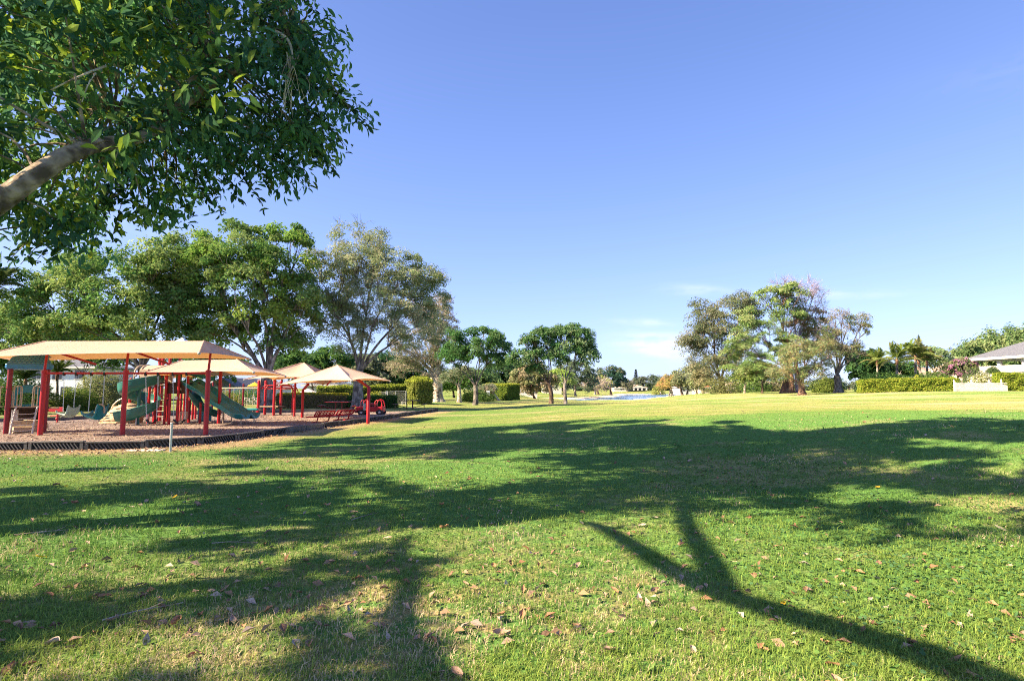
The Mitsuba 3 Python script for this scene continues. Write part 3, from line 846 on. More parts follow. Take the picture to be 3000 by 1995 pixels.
# grey peaked roof showing over the front canopy
pk = MB(); c = np.array([ax(534, 29, 4.1), 29.0]); rr_ = .62
pk.add(np.array([[c[0] - rr_, 28.4, 3.92], [c[0] + rr_, 28.4, 3.92], [c[0] + rr_, 29.6, 3.92], [c[0] - rr_, 29.6, 3.92], [c[0], 29.0, 4.42]]), np.array([[0, 1, 4], [1, 2, 4], [2, 3, 4], [3, 0, 4], [0, 2, 1], [0, 3, 2]]))
obj('peaked_roof', pk, 'pale_blue_wall', big)

# ------------------------------------------------------------------ climbing frame with red overhead bars
cf = thing('climbing_structure', 'climbing frame of four red posts with low deck and curved overhead bars', 'climbing structure')
YC = 37.8
for px, y, zt_ in ((757, 37.4, 2.27), (777, 38.6, 2.3), (803, 37.4, 2.32), (823, 38.6, 2.3)):
    red_post(cf, ax(px, y, 1), y, zt_, r=.085)
deck(cf, ax(757, YC, .5), ax(823, YC, .5), 37.4, 38.7, .62)
obj('deck_edge', MB().box((ax(790, YC, .5), 37.38, .62), (1.45, .05, .09), ch=.01), 'tan_plastic', cf)
for s in (-.35, .35):
    a = [(ax(771, YC, 1.8), YC + s, 1.78), (ax(778, YC, 2), YC + s, 1.95), (ax(800, YC, 2), YC + s, 2.0), (ax(850, YC, 2), YC + s, 2.0), (ax(862, YC, 1.9), YC + s, 1.86), (ax(867, YC, 1.6), YC + s, 1.6)]
    obj('overhead_rail', MB().tube(spline(a, 20), .035, 8), 'red_paint', cf, smooth=40)
for i in range(7):
    x = ax(778 + 12 * i, YC, 1.9)
    m = MB()
    for s in (-.18, .18): m.tube([(x + .12 * math.cos(t), YC + s + .12 * math.sin(t), 1.80 - .04 * math.sin(2 * t)) for t in np.linspace(0, 2 * PI, 11)], .018, 5)
    m.tube([(x, YC - .35, 1.98), (x, YC + .35, 1.98)], .02, 6)
    obj('hand_ring', m, 'red_paint', cf, smooth=40)
obj('end_post', MB().tube([(ax(857, YC, 1), YC, -.05), (ax(857, YC, 1), YC, 1.7), (ax(853, YC, 1.9), YC, 1.95)], .045, 8), 'red_paint', cf, smooth=40)
obj('step_plate', MB().box((ax(748, 37.6, .4), 37.6, .40), (.8, .5, .06), ch=.02), 'tan_plastic', cf)
# horizontal beam bridge between the slides and the frame
bb = thing('overhead_beam', 'long tan overhead beam on red posts behind the double slide', 'overhead beam')
obj('beam', MB().tube([(ax(645, 38.2, 1.8), 38.2, 1.82), (ax(757, 38, 1.8), 38.0, 1.84)], .05, 10), 'tan_metal', bb, smooth=40)
for px, y, zt_ in ((622, 38.6, 2.2), (647, 38.2, 2.15), (672, 39.0, 2.1), (712, 39.4, 2.1)):
    red_post(bb, ax(px, y, 1), y, zt_, r=.06, mat='dark_red_paint')
for px in (660, 684, 700, 724, 741):
    obj('hanging_bar', MB().tube([(ax(px, 38.1, 1), 38.1, .1), (ax(px, 38.1, 1), 38.1, 1.8)], .012, 5), 'tan_metal', bb, smooth=40)
ss = thing('teeter_rider', 'teal seesaw seat on tan legs beside the end of the double slide', 'seesaw')
obj('seat', MB().box((ax(738, 36.5, .4), 36.5, .46), (.85, .3, .14), ch=.05), 'teal_plastic', ss)
for px in (730, 748):
    obj('leg', MB().tube([(ax(px, 36.6, .2), 36.6, -.05), (ax(px, 36.6, .2), 36.6, .42)], .04, 8), 'tan_metal', ss, smooth=40)


# ------------------------------------------------------------------ perforated benches
def bench(a, b, z, label):
    k = thing('park_bench', label, 'bench', 'red perforated benches')
    a, b = np.array(a, float), np.array(b, float)
    u = (b - a); L = np.linalg.norm(u); u /= L; w = np.array([-u[1], u[0]])       # w: towards the seat
    P = lambda s, o, h: np.array([a[0] + u[0] * s + w[0] * o, a[1] + u[1] * s + w[1] * o, z + h * .72])
    # backrest: plate with diamond holes and a rolled rim
    n, mm = 12, 4
    holes = []
    for i in range(n):
        for j in range(mm):
            cx_, cz_ = (i + .5 + .25 * (j % 2)) * (L - .12) / n + .04, (j + .5) * .28 / mm + .02
            holes.append(shapely.Point(cx_, cz_).buffer(.028, 2))
    plate = shapely.box(.02, 0, L - .02, .32).difference(shapely.unary_union(holes))
    pm = trimesh.creation.extrude_polygon(plate, .014, engine='earcut'); v = np.array(pm.vertices)
    lean = -.16
    vv = np.array([P(x, lean * (y / .32) - .02 + t, .46 + y) for x, y, t in v])
    obj('backrest', (vv, pm.faces), 'red_paint', k)
    rim = [P(s, lean * (h / .32) - .015, .46 + h) for s, h in ((.05, 0), (L - .05, 0), (L, .05), (L, .28), (L - .06, .33), (.06, .33), (0, .28), (0, .05), (.05, 0))]
    obj('rim', MB().tube(rim, .026, 6), 'red_paint', k, smooth=40)
    plate = shapely.box(-.06, 0, L + .06, .40)
    pm = trimesh.creation.extrude_polygon(plate, .02, engine='earcut'); v = np.array(pm.vertices)
    obj('seat', (np.array([P(x, y + .06, .40 + t) for x, y, t in v]), pm.faces), 'red_paint', k)
    obj('seat_edge', MB().tube([P(-.06, .06, .4), P(L + .06, .06, .4), P(L + .06, .46, .4), P(-.06, .46, .4), P(-.06, .06, .4)], .024, 6), 'red_paint', k, smooth=40)
    for s in (.22 * L, .80 * L):
        obj('leg', MB().tube(spline([P(s, -.12, .76), P(s, -.03, .48), P(s, .02, .30), P(s, .08, .08), P(s, .26, .02), P(s, .40, -.02)], 12), .032, 8), 'red_paint', k, smooth=40)


q = [np.array([ax(p_, y), y]) for p_, y in ((918, 28.9), (976, 30.2), (982, 30.5), (1032, 31.8))]
bench(q[0], q[1], .05, 'red perforated bench by the border, the nearer of the pair')
bench(q[2], q[3], .05, 'red perforated bench by the border, the farther of the pair beside the red toy car')

# ------------------------------------------------------------------ red climb-in toy car
car = thing('play_car', 'red climb-in play car with black wheels and hooped cab at the end of the mulch', 'play car')
CAR0 = set(scene)
YJ = 39.4
X = lambda px: ax(px, YJ, .5)
obj('bonnet', MB().box((X(1058), YJ, .48), (.62, .8, .42), ch=.09), 'red_paint', car)
obj('bumper', MB().box((X(1048), YJ, .26), (.22, .9, .2), ch=.05), 'dark_red_paint', car)
obj('body', MB().box((X(1106), YJ, .46), (.95, .8, .46), ch=.06), 'red_paint', car)
obj('seat', MB().box((X(1087), YJ, .42), (.36, .6, .3), ch=.05), 'tan_plastic', car)
obj('seat_back', MB().box((X(1094), YJ, .86), (.5, .6, .2), ch=.03), 'dark_red_paint', car)
for px, w in ((1069, .36), (1112, .5)):
    for s in (-.36, .36):
        x = X(px)
        obj('cab_hoop', MB().tube(spline([(x - w * .5, YJ + s, .55), (x - w * .48, YJ + s, 1.0), (x - w * .2, YJ + s, 1.26), (x + w * .2, YJ + s, 1.26), (x + w * .48, YJ + s, 1.0), (x + w * .55, YJ + s, .55)], 16), .04, 8), 'red_paint', car, smooth=40)
for px in (1103, 1121):
    obj('cab_bar', MB().tube([(X(px), YJ - .36, .6), (X(px), YJ - .36, 1.22)], .035, 8), 'red_paint', car, smooth=40)
obj('door_panel', MB().box((X(1072), YJ - .42, .68), (.16, .05, .62), ch=.02), 'pale_green_plastic', car)
for px in (1064, 1117):
    for s in (-.45, .45):
        t = trimesh.creation.cylinder(radius=.24, height=.18, sections=20); v = np.array(t.vertices)
        wk = obj('wheel', (np.stack([v[:, 0] + X(px), v[:, 2] + YJ + s, v[:, 1] + .22], 1), t.faces), 'black_rubber', car, smooth=40)
        t = trimesh.creation.cylinder(radius=.09, height=.2, sections=14); v = np.array(t.vertices)
        obj('hub', (np.stack([v[:, 0] + X(px), v[:, 2] + YJ + s, v[:, 1] + .22], 1), t.faces), 'grey_metal', wk, smooth=40)
for s in (-.25, .25):
    obj('headlight', MB().sphere((X(1046) , YJ + s, .56), (.10, .12, .10), 2), 'yellow_plastic', car, smooth=True)
obj('steering_wheel', MB().tube([(X(1079) + .03, YJ + .15 * math.cos(t), .86 + .15 * math.sin(t)) for t in np.linspace(0, 2 * PI, 15)], .02, 6), 'black_rubber', car, smooth=40)
for k in set(scene) - CAR0: scene[k]['to_world'] = T().scale([1, 1, .80])


# ------------------------------------------------------------------ picnic tables
def picnic(px, Y, mat, label, w=1.25):
    g = ground_at(px, Y); g[2] = max(g[2], 0) if Y < 46 else g[2]
    k = thing('picnic_table', label, 'picnic table')
    obj('tabletop', MB().box(g + [0, 0, .74], (w, 1.2, .06), ch=.015), mat, k)
    for s in (-1, 1):
        obj('seat', MB().box(g + [s * (w / 2 + .42), 0, .44], (.34, 1.0, .05), ch=.012), mat, k)
        obj('frame', MB().tube([g + [s * .25, 0, 0], g + [s * .25, 0, .70]], .05, 8).tube([g + [s * .25, 0, .12], g + [s * (w / 2 + .42), 0, .40]], .035, 6), mat, k, smooth=40)
        obj('leg', MB().tube([g + [s * (w / 2 + .42), 0, 0], g + [s * (w / 2 + .42), 0, .42]], .03, 6), mat, k, smooth=40)


picnic(1200, 49.5, 'wood_dark', 'dark picnic table on the lawn past the end of the mulch', 1.7)
picnic(992, 45.6, 'dark_red_paint', 'dark red picnic table behind the red benches', 1.9)

# thin post in front of the border
g = ground_at(499, 16.2)
k = thing('marker_post', 'thin pale grey metal post standing in the grass before the border', 'post')
obj('tube', MB().tube([g - [0, 0, .1], g + [0, 0, .80]], .033, 12), 'galvanised', k, smooth=40)
obj('cap', MB().sphere(g + [0, 0, .80], (.034, .034, .02), 2), 'galvanised', k, smooth=True)
obj('concrete_apron', MB().box(ground_at(425, 16.35) + [0, 0, -.01], (1.0, .35, .06), rz=.06, ch=.02), 'concrete', tag(key_of('concrete_pad'), 'bare grey concrete patch at the foot of the border', 'concrete pad'))
# ------------------------------------------------------------------ trees
def nrm(v):
    return v / (np.linalg.norm(v, axis=-1, keepdims=True) + 1e-9)


def leaf_quads(P, N, A, L, W, fold=.25, tip=.0, rows=1):
    """leaf blades: rhombus of two triangles folded along the midrib (rows=1) or six-cornered blade (rows=2)"""
    N = nrm(N); A = nrm(A - N * (A * N).sum(-1, keepdims=True)); S = np.cross(A, N)
    L, W = np.asarray(L).reshape(-1, 1), np.asarray(W).reshape(-1, 1)
    n = len(P); i = np.arange(n)[:, None]
    if rows == 1:
        v = np.stack([P - A * L * .5, P + S * W * .5 + N * W * fold, P + A * L * .5 - N * L * tip, P - S * W * .5 + N * W * fold], 1)
        f = np.concatenate([i * 4 + [0, 1, 2], i * 4 + [0, 2, 3]])
        return v.reshape(-1, 3), f, 4
    B = P - A * L * .5
    v = np.stack([B, B + A * L * .35 + S * W * .48 + N * W * fold, B + A * L * .7 + S * W * .4 + N * W * fold - N * L * tip * .4, B + A * L - N * L * tip,
                  B + A * L * .7 - S * W * .4 + N * W * fold - N * L * tip * .4, B + A * L * .35 - S * W * .48 + N * W * fold, B + A * L * .5 - N * L * tip * .2], 1)
    t = [[0, 1, 6], [1, 2, 6], [2, 3, 6], [3, 4, 6], [4, 5, 6], [5, 0, 6]]
    f = np.concatenate([i * 7 + q for q in np.array(t)])
    return v.reshape(-1, 3), f, 7


def kmeans(rng, P, k, it=8):
    c = P[rng.choice(len(P), k, replace=False)]
    for _ in range(it):
        a = np.argmin(((P[:, None] - c[None]) ** 2).sum(-1), 1)
        for j in range(k):
            if (a == j).any(): c[j] = P[a == j].mean(0)
    return a, c


def B(px, py, Y, rx, ry, d=.8, w=1.0):
    """crown lobe: centre, radii (metres), weight"""
    s = Y / FOC * 1.02
    return (at(px, py, Y), np.array([rx * s, d * (rx + ry) / 2 * s, ry * s]), w)


def sample_clumps(rng, lobes, n):
    w = np.array([l[2] * l[1][0] * l[1][2] for l in lobes]); w /= w.sum()
    out, owner = [], []
    for (c, r, _), cnt in zip(lobes, np.maximum(2, np.round(w * n)).astype(int)):
        u = nrm(rng.normal(size=(cnt * 2, 3)))
        keep = rng.random(len(u)) < np.where(u[:, 2] < -.35, .45, 1)
        u = u[keep][:cnt]
        rr = .45 + .55 * rng.random(len(u)) ** .6
        rr[rng.random(len(u)) < .08] *= 1.13
        out.append(c + u * r * rr[:, None]); owner += [c] * len(u)
    return np.vstack(out), np.array(owner)


def limbs(rng, P, start, r0, main=5, sag=.1, twig=.012, sides=6):
    """limbs from the crotch START to every clump P through two levels of forks; returns (mesh, fork points)"""
    m = MB(); start = np.array(start, float)
    k1 = min(main, max(1, len(P) // 3)); a1, c1 = kmeans(rng, P, k1)
    rt = lambda n_: max(twig, r0 * .82 * math.sqrt(n_ / len(P)))
    for j in range(k1):
        Q = P[a1 == j]
        if not len(Q): continue
        e1 = start + (c1[j] - start) * .55 + rng.normal(size=3) * .03 * np.linalg.norm(c1[j] - start)
        e1[2] = start[2] + (c1[j][2] - start[2]) * (.48 if c1[j][2] > start[2] else .7)
        mid = start + (e1 - start) * .45 + [0, 0, (abs(e1[2] - start[2]) * .22)] + rng.normal(size=3) * .05 * np.linalg.norm(e1 - start)
        ra, rb = min(rt(len(Q)), r0 * .75), rt(len(Q)) * .62
        m.tube(bez(start - [0, 0, r0 * .8], mid, e1, 7), np.linspace(ra, rb, 7), sides)
        k2 = min(max(1, len(Q) // 4), 7)
        a2, c2 = kmeans(rng, Q, k2)
        for i in range(k2):
            q = Q[a2 == i]
            if not len(q): continue
            e2 = e1 + (c2[i] - e1) * .62 + rng.normal(size=3) * .05 * np.linalg.norm(c2[i] - e1)
            rc, rd = min(rt(len(q)), rb * .9), max(twig, rt(len(q)) * .55)
            m.tube(bez(e1 - (e1 - mid) * .02, (e1 + e2) / 2 + rng.normal(size=3) * .09 * np.linalg.norm(e2 - e1) + [0, 0, sag * np.linalg.norm(e2 - e1)], e2, 5), np.linspace(rc, rd, 5), 5, False)
            for t in q:
                m.tube(bez(e2, (e2 + t) / 2 + rng.normal(size=3) * .1 * np.linalg.norm(t - e2), t, 4), np.linspace(min(rd, twig * 2.2), twig * .6, 4), 4, False)
    return m


def twigs(rng, m, P, O, size, n, r, up=.4):
    """bare twigs spreading from the clump points P away from the lobe centres O"""
    for p, o in zip(P, O):
        for _ in range(n):
            d = nrm(nrm(p - o) * .8 + rng.normal(size=3) * .7 + [0, 0, up])
            e = p + d * size * rng.uniform(.6, 1.5)
            q = (p + e) / 2 + rng.normal(size=3) * size * .12
            m.tube([p, q, e], [r, r * .7, r * .3], 3, False)
            for _ in range(2):
                e2 = q + nrm(d + rng.normal(size=3) * .7) * size * rng.uniform(.3, .7)
                m.tube([q, e2], [r * .6, r * .3], 3, False)


def foliage(rng, P, O, size, n, L, W, cols, flat=.5, jit=.16, droop=.0, rows=1, mesh=None, up=.75, tint=None):
    """n leaves about the clump points P; each clump a loose tilted pad"""
    m = mesh or MB()
    k = rng.integers(0, len(P), n)
    s = size * rng.uniform(.6, 1.35, len(P))
    u = nrm(rng.normal(size=(n, 3))) * (rng.random((n, 1)) ** .45)
    tilt = nrm(P - O) * .45 + rng.normal(size=P.shape) * .18 + [0, 0, .9]; tilt = nrm(tilt)
    e1 = nrm(np.cross(tilt, [0.3, 1, 0.1])); e2 = np.cross(tilt, e1)
    loc = u * s[k][:, None]
    X_ = P[k] + e1[k] * loc[:, :1] + e2[k] * loc[:, 1:2] + tilt[k] * (loc[:, 2:] * flat - (.22 * (u[:, 0] ** 2 + u[:, 1] ** 2) * s[k])[:, None])
    N = tilt[k] * up + nrm(X_ - P[k]) * .55 + rng.normal(size=(n, 3)) * .55
    A = nrm(X_ - P[k]) + rng.normal(size=(n, 3)) * .6 - [0, 0, droop]
    sc = rng.uniform(.5, 1.35, n)
    v, f, q = leaf_quads(X_, N, A, L * sc, W * sc * rng.uniform(.8, 1.15, n), rows=rows, tip=.12)
    cols = np.array(cols, float)
    ck = rng.integers(0, len(cols), len(P)); pick = ck[k]
    sw = rng.random(n) < .25; pick[sw] = rng.integers(0, len(cols), sw.sum())
    c = cols[pick] * rng.uniform(1 - jit, 1 + jit, (n, 1)) * (1 + rng.normal(size=(n, 3)) * .05)
    c = c * rng.uniform(.85, 1.15, len(P))[k][:, None]
    m.add(v, f, np.repeat(np.clip(c * LEAF_GAIN, .004, .8), q, 0))
    return m


def trunk_mesh(rng, base, top, r, flare=1.5, lean=None, fluted=0.0, n=9, sides=14):
    base, top = np.array(base, float), np.array(top, float)
    mid = (base + top) / 2 + (np.array(lean) if lean is not None else rng.normal(size=3) * .04 * np.linalg.norm(top - base) * [1, 1, 0])
    p = bez(base - [0, 0, .15], mid, top, n)
    t = np.linspace(0, 1, n)
    rr = r * (1 + (flare - 1) * np.exp(-t * 7)) * (1 - .22 * t)
    v, f = tube(p, rr, sides)
    if fluted:
        c = np.repeat(p, sides, 0)
        a = np.tile(np.arange(sides) * 2 * PI / sides, n)
        k = 1 + fluted * np.sin(a * 5 + np.repeat(t, sides) * 2 + rng.random() * 6) * np.repeat(np.exp(-t * 2.2), sides)
        v[:, :2] = c[:, :2] + (v[:, :2] - c[:, :2]) * k[:, None]
    return MB().add(v, f)


def tree(name, label, px, Y, lobes, r, crotch, cols, n, L, W, clumps=60, size=.9, seed=1, group=None, cat='tree', bark_mat='bark_brown', main=5, lean=None, flare=1.5, fluted=0, bare=0.0, twig=.012, ntw=0,
         leafmat='leaf_mat', base=None, up=.75, droop=0.0, flat=.5, extra=None, sides=6, sag=.1, jit=.16):
    rng = np.random.default_rng(seed)
    k = thing(name, label, cat, group)
    g = ground_at(px, Y) if base is None else np.array(base, float)
    P, O = sample_clumps(rng, lobes, clumps)
    top = np.array(crotch, float)
    obj('trunk', trunk_mesh(rng, g, top, r, flare, lean, fluted), bark_mat, k, smooth=50)
    m = limbs(rng, P, top, r * .85, main, twig=twig, sides=sides, sag=sag)
    nb = int(len(P) * bare)
    order = rng.permutation(len(P))
    if ntw: twigs(rng, m, P[order[:max(nb, int(len(P) * .3))]], O[order[:max(nb, int(len(P) * .3))]], size, ntw, twig * .8)
    if extra: extra(m)
    obj('limbs', m, bark_mat, k, smooth=50)
    if n:
        q = order[nb:]
        obj('crown', foliage(rng, P[q], O[q], size, n, L, W, cols, up=up, droop=droop, flat=flat, jit=jit), leafmat, k)
    return k


LEAF_GAIN = np.array([1.9, 1.95, 2.3])
GREEN = [(.055, .11, .026), (.075, .14, .034), (.10, .16, .046), (.135, .18, .055)]
BRIGHT = [(.14, .20, .05), (.19, .24, .07), (.09, .17, .025), (.25, .27, .05)]
DARK = [(.02, .055, .022), (.03, .075, .028), (.045, .09, .03)]
OLIVE = [(.10, .115, .05), (.15, .15, .075), (.19, .18, .10), (.08, .10, .045)]
GREYG = [(.13, .16, .09), (.18, .20, .12), (.10, .135, .07)]
BROWNG = [(.14, .115, .04), (.18, .13, .05), (.12, .13, .035)]

Y1 = 43
tree('broad_tree', 'wide yellow-green shade tree at the left behind the long front canopy', 425, Y1,
     [B(330, 850, Y1, 200, 120), B(150, 900, Y1 - 1, 150, 110), B(480, 800, Y1, 110, 105), B(420, 930, Y1, 170, 90), B(40, 960, Y1, 120, 90), B(300, 950, Y1 - 2, 190, 70), B(530, 890, Y1 + 1, 80, 100), B(240, 780, Y1 + 1, 80, 50), B(560, 960, Y1 + 1, 80, 90), B(500, 860, Y1 + 1.5, 90, 110), B(520, 740, Y1 + 1, 60, 60)],
     .42, at(415, 1075, Y1), GREEN + BRIGHT[:2], 50000, .26, .145, clumps=320, size=.95, seed=11, main=7, bark_mat='bark_grey', lean=(.5, 0, 0), twig=.02, sides=8)
Y1 = 44.5
tree('broad_tree', 'tall green tree with thick buttressed grey trunk behind the slides', 778, Y1,
     [B(690, 720, Y1, 130, 85), B(850, 730, Y1 - .5, 85, 75), B(600, 820, Y1, 90, 110), B(760, 860, Y1, 170, 110), B(870, 900, Y1, 80, 100), B(640, 950, Y1, 110, 80), B(800, 985, Y1 + 1, 120, 60), B(720, 780, Y1 - 2, 120, 80), B(590, 720, Y1 + 1, 50, 50)],
     .62, at(785, 1105, Y1), GREEN + [(.12, .2, .035), (.16, .22, .04)], 44000, .26, .145, clumps=240, size=.92, seed=12, main=6, bark_mat='bark_grey', fluted=.12, flare=1.35, twig=.02, sides=8)
Y1 = 48
tree('live_oak', 'tall grey-green tree with dark forking limbs and bare edges behind the right-hand canopy', 1047, Y1,
     [B(1055, 720, Y1, 100, 75), B(960, 820, Y1, 90, 100), B(1180, 800, Y1, 110, 80), B(1270, 850, Y1, 75, 65), B(1110, 880, Y1, 150, 90), B(1010, 960, Y1, 100, 90), B(1200, 960, Y1, 110, 70), B(920, 900, Y1, 60, 80), B(1080, 780, Y1 - 1, 120, 60)],
     .46, at(1052, 1085, Y1), [(.14, .17, .075), (.19, .215, .10), (.235, .245, .135), (.11, .145, .055)], 62000, .17, .09, clumps=330, size=.85, seed=13, main=6, bark_mat='bark_grey', flare=1.7, ntw=2, bare=.06, twig=.022, sides=8)
Y1 = 70
tree('paperbark_tree', 'drooping grey-green tree on a broad pale fluted trunk left of the field trees', 1281, Y1,
     [B(1270, 940, Y1, 60, 55), B(1215, 1010, Y1, 75, 60), B(1310, 990, Y1, 45, 50), B(1180, 1060, Y1, 45, 55), B(1250, 1070, Y1, 50, 40), B(1290, 1040, Y1, 45, 35)],
     .75, at(1283, 1105, Y1), [(.15, .15, .085), (.20, .185, .11), (.24, .21, .14), (.10, .125, .055)], 22000, .2, .085, clumps=150, size=.9, seed=14, bark_mat='bark_pale', fluted=.22, flare=1.5, droop=.7, twig=.03, ntw=2)
tree('paperbark_tree', 'tall pale brownish weeping crown right behind the grey-green oak', 1262, 76, [B(1285, 905, 76, 40, 55), B(1310, 960, 76, 32, 45), B(1240, 930, 76, 45, 50)], .35, at(1268, 1060, 76), [(.24, .2, .13), (.19, .165, .10), (.14, .14, .075)], 9000, .2, .08, clumps=70, size=.9, seed=15, bark_mat='bark_pale', droop=.6, twig=.03, ntw=3)
Y1 = 64
FIELD = [(.06, .125, .04), (.09, .15, .055), (.13, .18, .08), (.045, .10, .03)]
tree('field_tree', 'dark round-crowned tree with vase of limbs, left of the pair by the lake', 1392, Y1,
     [B(1400, 990, Y1, 75, 35), B(1330, 1035, Y1, 55, 32), B(1455, 1015, Y1, 40, 38), B(1385, 1035, Y1, 70, 28), B(1445, 1055, Y1, 40, 22), B(1330, 990, Y1, 32, 24)],
     .30, at(1393, 1130, Y1), [(.045, .11, .03), (.065, .13, .04), (.1, .165, .055)], 16500, .24, .13, clumps=115, size=.8, seed=16, main=6, bark_mat='bark_grey', twig=.025, flare=1.3)
Y1 = 58
tree('field_tree', 'flat-topped open tree with forked trunk, nearer the left of the lakeside pair', 1614, Y1,
     [B(1585, 990, Y1, 55, 32), B(1530, 1045, Y1, 50, 26), B(1590, 1040, Y1, 60, 24), B(1620, 975, Y1, 35, 25), B(1545, 1000, Y1, 35, 20), B(1570, 1075, Y1, 40, 12), B(1506, 1052, Y1, 24, 16)],
     .24, at(1609, 1128, Y1), FIELD, 11500, .22, .12, clumps=95, size=.66, seed=17, main=5, bark_mat='bark_brown', twig=.025, flare=1.3)
tree('field_tree', 'open tree with slender pale trunk, right one of the lakeside pair', 1657, Y1 - .4,
     [B(1650, 975, Y1, 40, 24), B(1700, 990, Y1, 45, 34), B(1660, 1020, Y1, 60, 26), B(1725, 1045, Y1, 30, 30), B(1690, 965, Y1, 45, 14), B(1640, 1050, Y1, 40, 14), B(1715, 1010, Y1, 35, 30)],
     .19, at(1654, 1122, Y1), FIELD, 11500, .22, .12, clumps=100, size=.66, seed=18, main=5, bark_mat='bark_grey', twig=.025, flare=1.3)

# trees on the right
Y1 = 95
tree('gum_tree', 'tall olive-brown tree with billowing crown at the left of the big right-hand group', 2120, Y1,
     [B(2065, 915, Y1, 55, 42), B(2150, 890, Y1, 60, 38), B(2040, 985, Y1, 58, 42), B(2110, 990, Y1, 80, 80), B(2070, 1060, Y1, 65, 45), B(2150, 1060, Y1, 50, 50), B(2025, 1010, Y1, 35, 30), B(2190, 930, Y1 + 1, 40, 60)],
     .55, at(2112, 1110, Y1), [(.11, .128, .065), (.14, .15, .08), (.085, .11, .05), (.165, .16, .092)], 29000, .34, .14, clumps=190, size=1.35, seed=21, bark_mat='bark_brown', droop=.6, twig=.04, main=6)
Y1 = 88
tree('fig_tree', 'tallest tree of the right-hand group, bright green low boughs and thin top', 2318, Y1,
     [B(2265, 870, Y1, 55, 48), B(2330, 870, Y1, 60, 50, .8, .8), B(2300, 930, Y1, 60, 35), B(2195, 930, Y1, 40, 45), B(2220, 975, Y1, 80, 45), B(2165, 1030, Y1 - 1, 55, 40), B(2240, 1055, Y1 - 1, 75, 38), B(2210, 1090, Y1 - 2, 60, 25), B(2300, 1010, Y1, 60, 40), B(2150, 1085, Y1, 45, 25)],
     .42, at(2318, 1085, Y1), [(.12, .18, .05), (.165, .215, .07), (.09, .14, .042), (.20, .235, .09)], 24000, .30, .16, clumps=170, size=1.2, seed=22, flat=.3, bark_mat='bark_red', twig=.045, main=7, fluted=.15)
tree('fig_tree', 'brownish-leaved crown beside the tallest right-hand tree', 2296, 91,
     [B(2370, 930, 91, 55, 38), B(2380, 985, 91, 65, 32), B(2420, 1010, 91, 45, 30), B(2340, 960, 91, 40, 30)], .5, at(2312, 1060, 91), BROWNG + [(.1, .15, .03)], 9000, .27, .13, clumps=80, size=1.15, seed=23, flat=.32, bark_mat='bark_red', twig=.045, ntw=3)
# bare purple top of the tall tree
tree('bare_tree', 'leafless purple-grey twiggy crown rising right of the tallest tree', 2340, 90,
     [B(2350, 860, 90, 60, 35), B(2370, 900, 90, 45, 40), B(2310, 850, 90, 50, 25), B(2410, 960, 90, 40, 30)], .34, at(2335, 1000, 90), GREEN, 500, .2, .1, clumps=100, size=1.4, seed=24, bark_mat='bark_violet', twig=.028, ntw=7, bare=.9)
Y1 = 76
tree('leaning_tree', 'low spreading tree with leaning red-brown trunk at the front of the right-hand group', 2350, Y1,
     [B(2400, 1040, Y1, 55, 42), B(2375, 1090, Y1, 55, 30), B(2330, 1050, Y1, 50, 35), B(2290, 1090, Y1, 50, 22), B(2350, 1020, Y1, 60, 25)],
     .42, at(2346, 1118, Y1), [(.14, .17, .075), (.18, .20, .09), (.2, .18, .08), (.11, .15, .05)], 13000, .25, .11, clumps=105, size=.95, seed=25, bark_mat='bark_red', twig=.035, main=6, flare=2.2, fluted=.2, ntw=2)
Y1 = 78
tree('dead_oak', 'half-dead tree with thick dark trunk and bare branch tips', 2457, Y1,
     [B(2450, 940, Y1, 45, 35, .8, .7), B(2515, 960, Y1, 28, 42), B(2440, 1020, Y1, 50, 40), B(2490, 1030, Y1, 40, 35), B(2425, 985, Y1, 35, 35, .8, .7)],
     .50, at(2452, 1098, Y1), [(.12, .125, .06), (.16, .15, .08), (.08, .11, .035)], 8500, .22, .11, clumps=105, size=.95, seed=26, bark_mat='bark_grey', twig=.032, ntw=6, bare=.45, flare=1.7, main=6)


def misc(name, label, px, Y, lobes, r, crotch, cols, n, L, clumps, size, seed, **kw):
    tree(name, label, px, Y, lobes, r, crotch, cols, n, L, L * kw.pop('asp', .55), clumps=clumps, size=size, seed=seed, **kw)


misc('dense_tree', 'dense dark green tree with yellow sprays right of the half-dead tree', 2530, 90, [B(2530, 1060, 90, 42, 45), B(2560, 1085, 90, 30, 30), B(2505, 1085, 90, 25, 30)], .25, at(2528, 1118, 90), DARK + [(.05, .11, .03)], 12000, .42, 80, 1.0, 31)
misc('dense_tree', 'dark green thicket tree behind the palms', 2590, 96, [B(2580, 1080, 96, 40, 30), B(2640, 1090, 96, 45, 28)], .25, at(2600, 1120, 96), DARK + GREEN[:2], 9000, .42, 60, 1.0, 32)
misc('airy_tree', 'pale airy tree behind the palm trunks', 2742, 100, [B(2740, 1040, 100, 38, 26), B(2775, 1065, 100, 26, 14), B(2715, 1060, 100, 25, 20)], .2, at(2738, 1095, 100), [(.13, .19, .08), (.18, .22, .1), (.1, .15, .06)], 7000, .3, 60, .9, 33, twig=.04)
misc('dome_tree', 'huge dense dome-shaped tree behind the white house', 2990, 118, [B(2970, 1040, 118, 165, 72), B(2860, 1060, 118, 55, 48), B(3080, 1020, 118, 120, 80)], .6, at(2985, 1115, 118), [(.10, .15, .05), (.13, .18, .065), (.07, .12, .04), (.17, .21, .085)], 52000, .55, 620, 1.25, 34, twig=.04, flat=1.1)
misc('bougainvillea', 'pink flowering bush beside the white house', 2806, 82, [B(2808, 1078, 82, 38, 28), B(2790, 1092, 82, 30, 18), B(2835, 1072, 82, 26, 20)], .12, at(2806, 1105, 82), [(.24, .12, .16), (.25, .14, .18), (.09, .12, .045), (.11, .13, .055), (.10, .13, .045), (.12, .14, .06)], 7000, .26, 70, .55, 35, twig=.02, cat='bush')
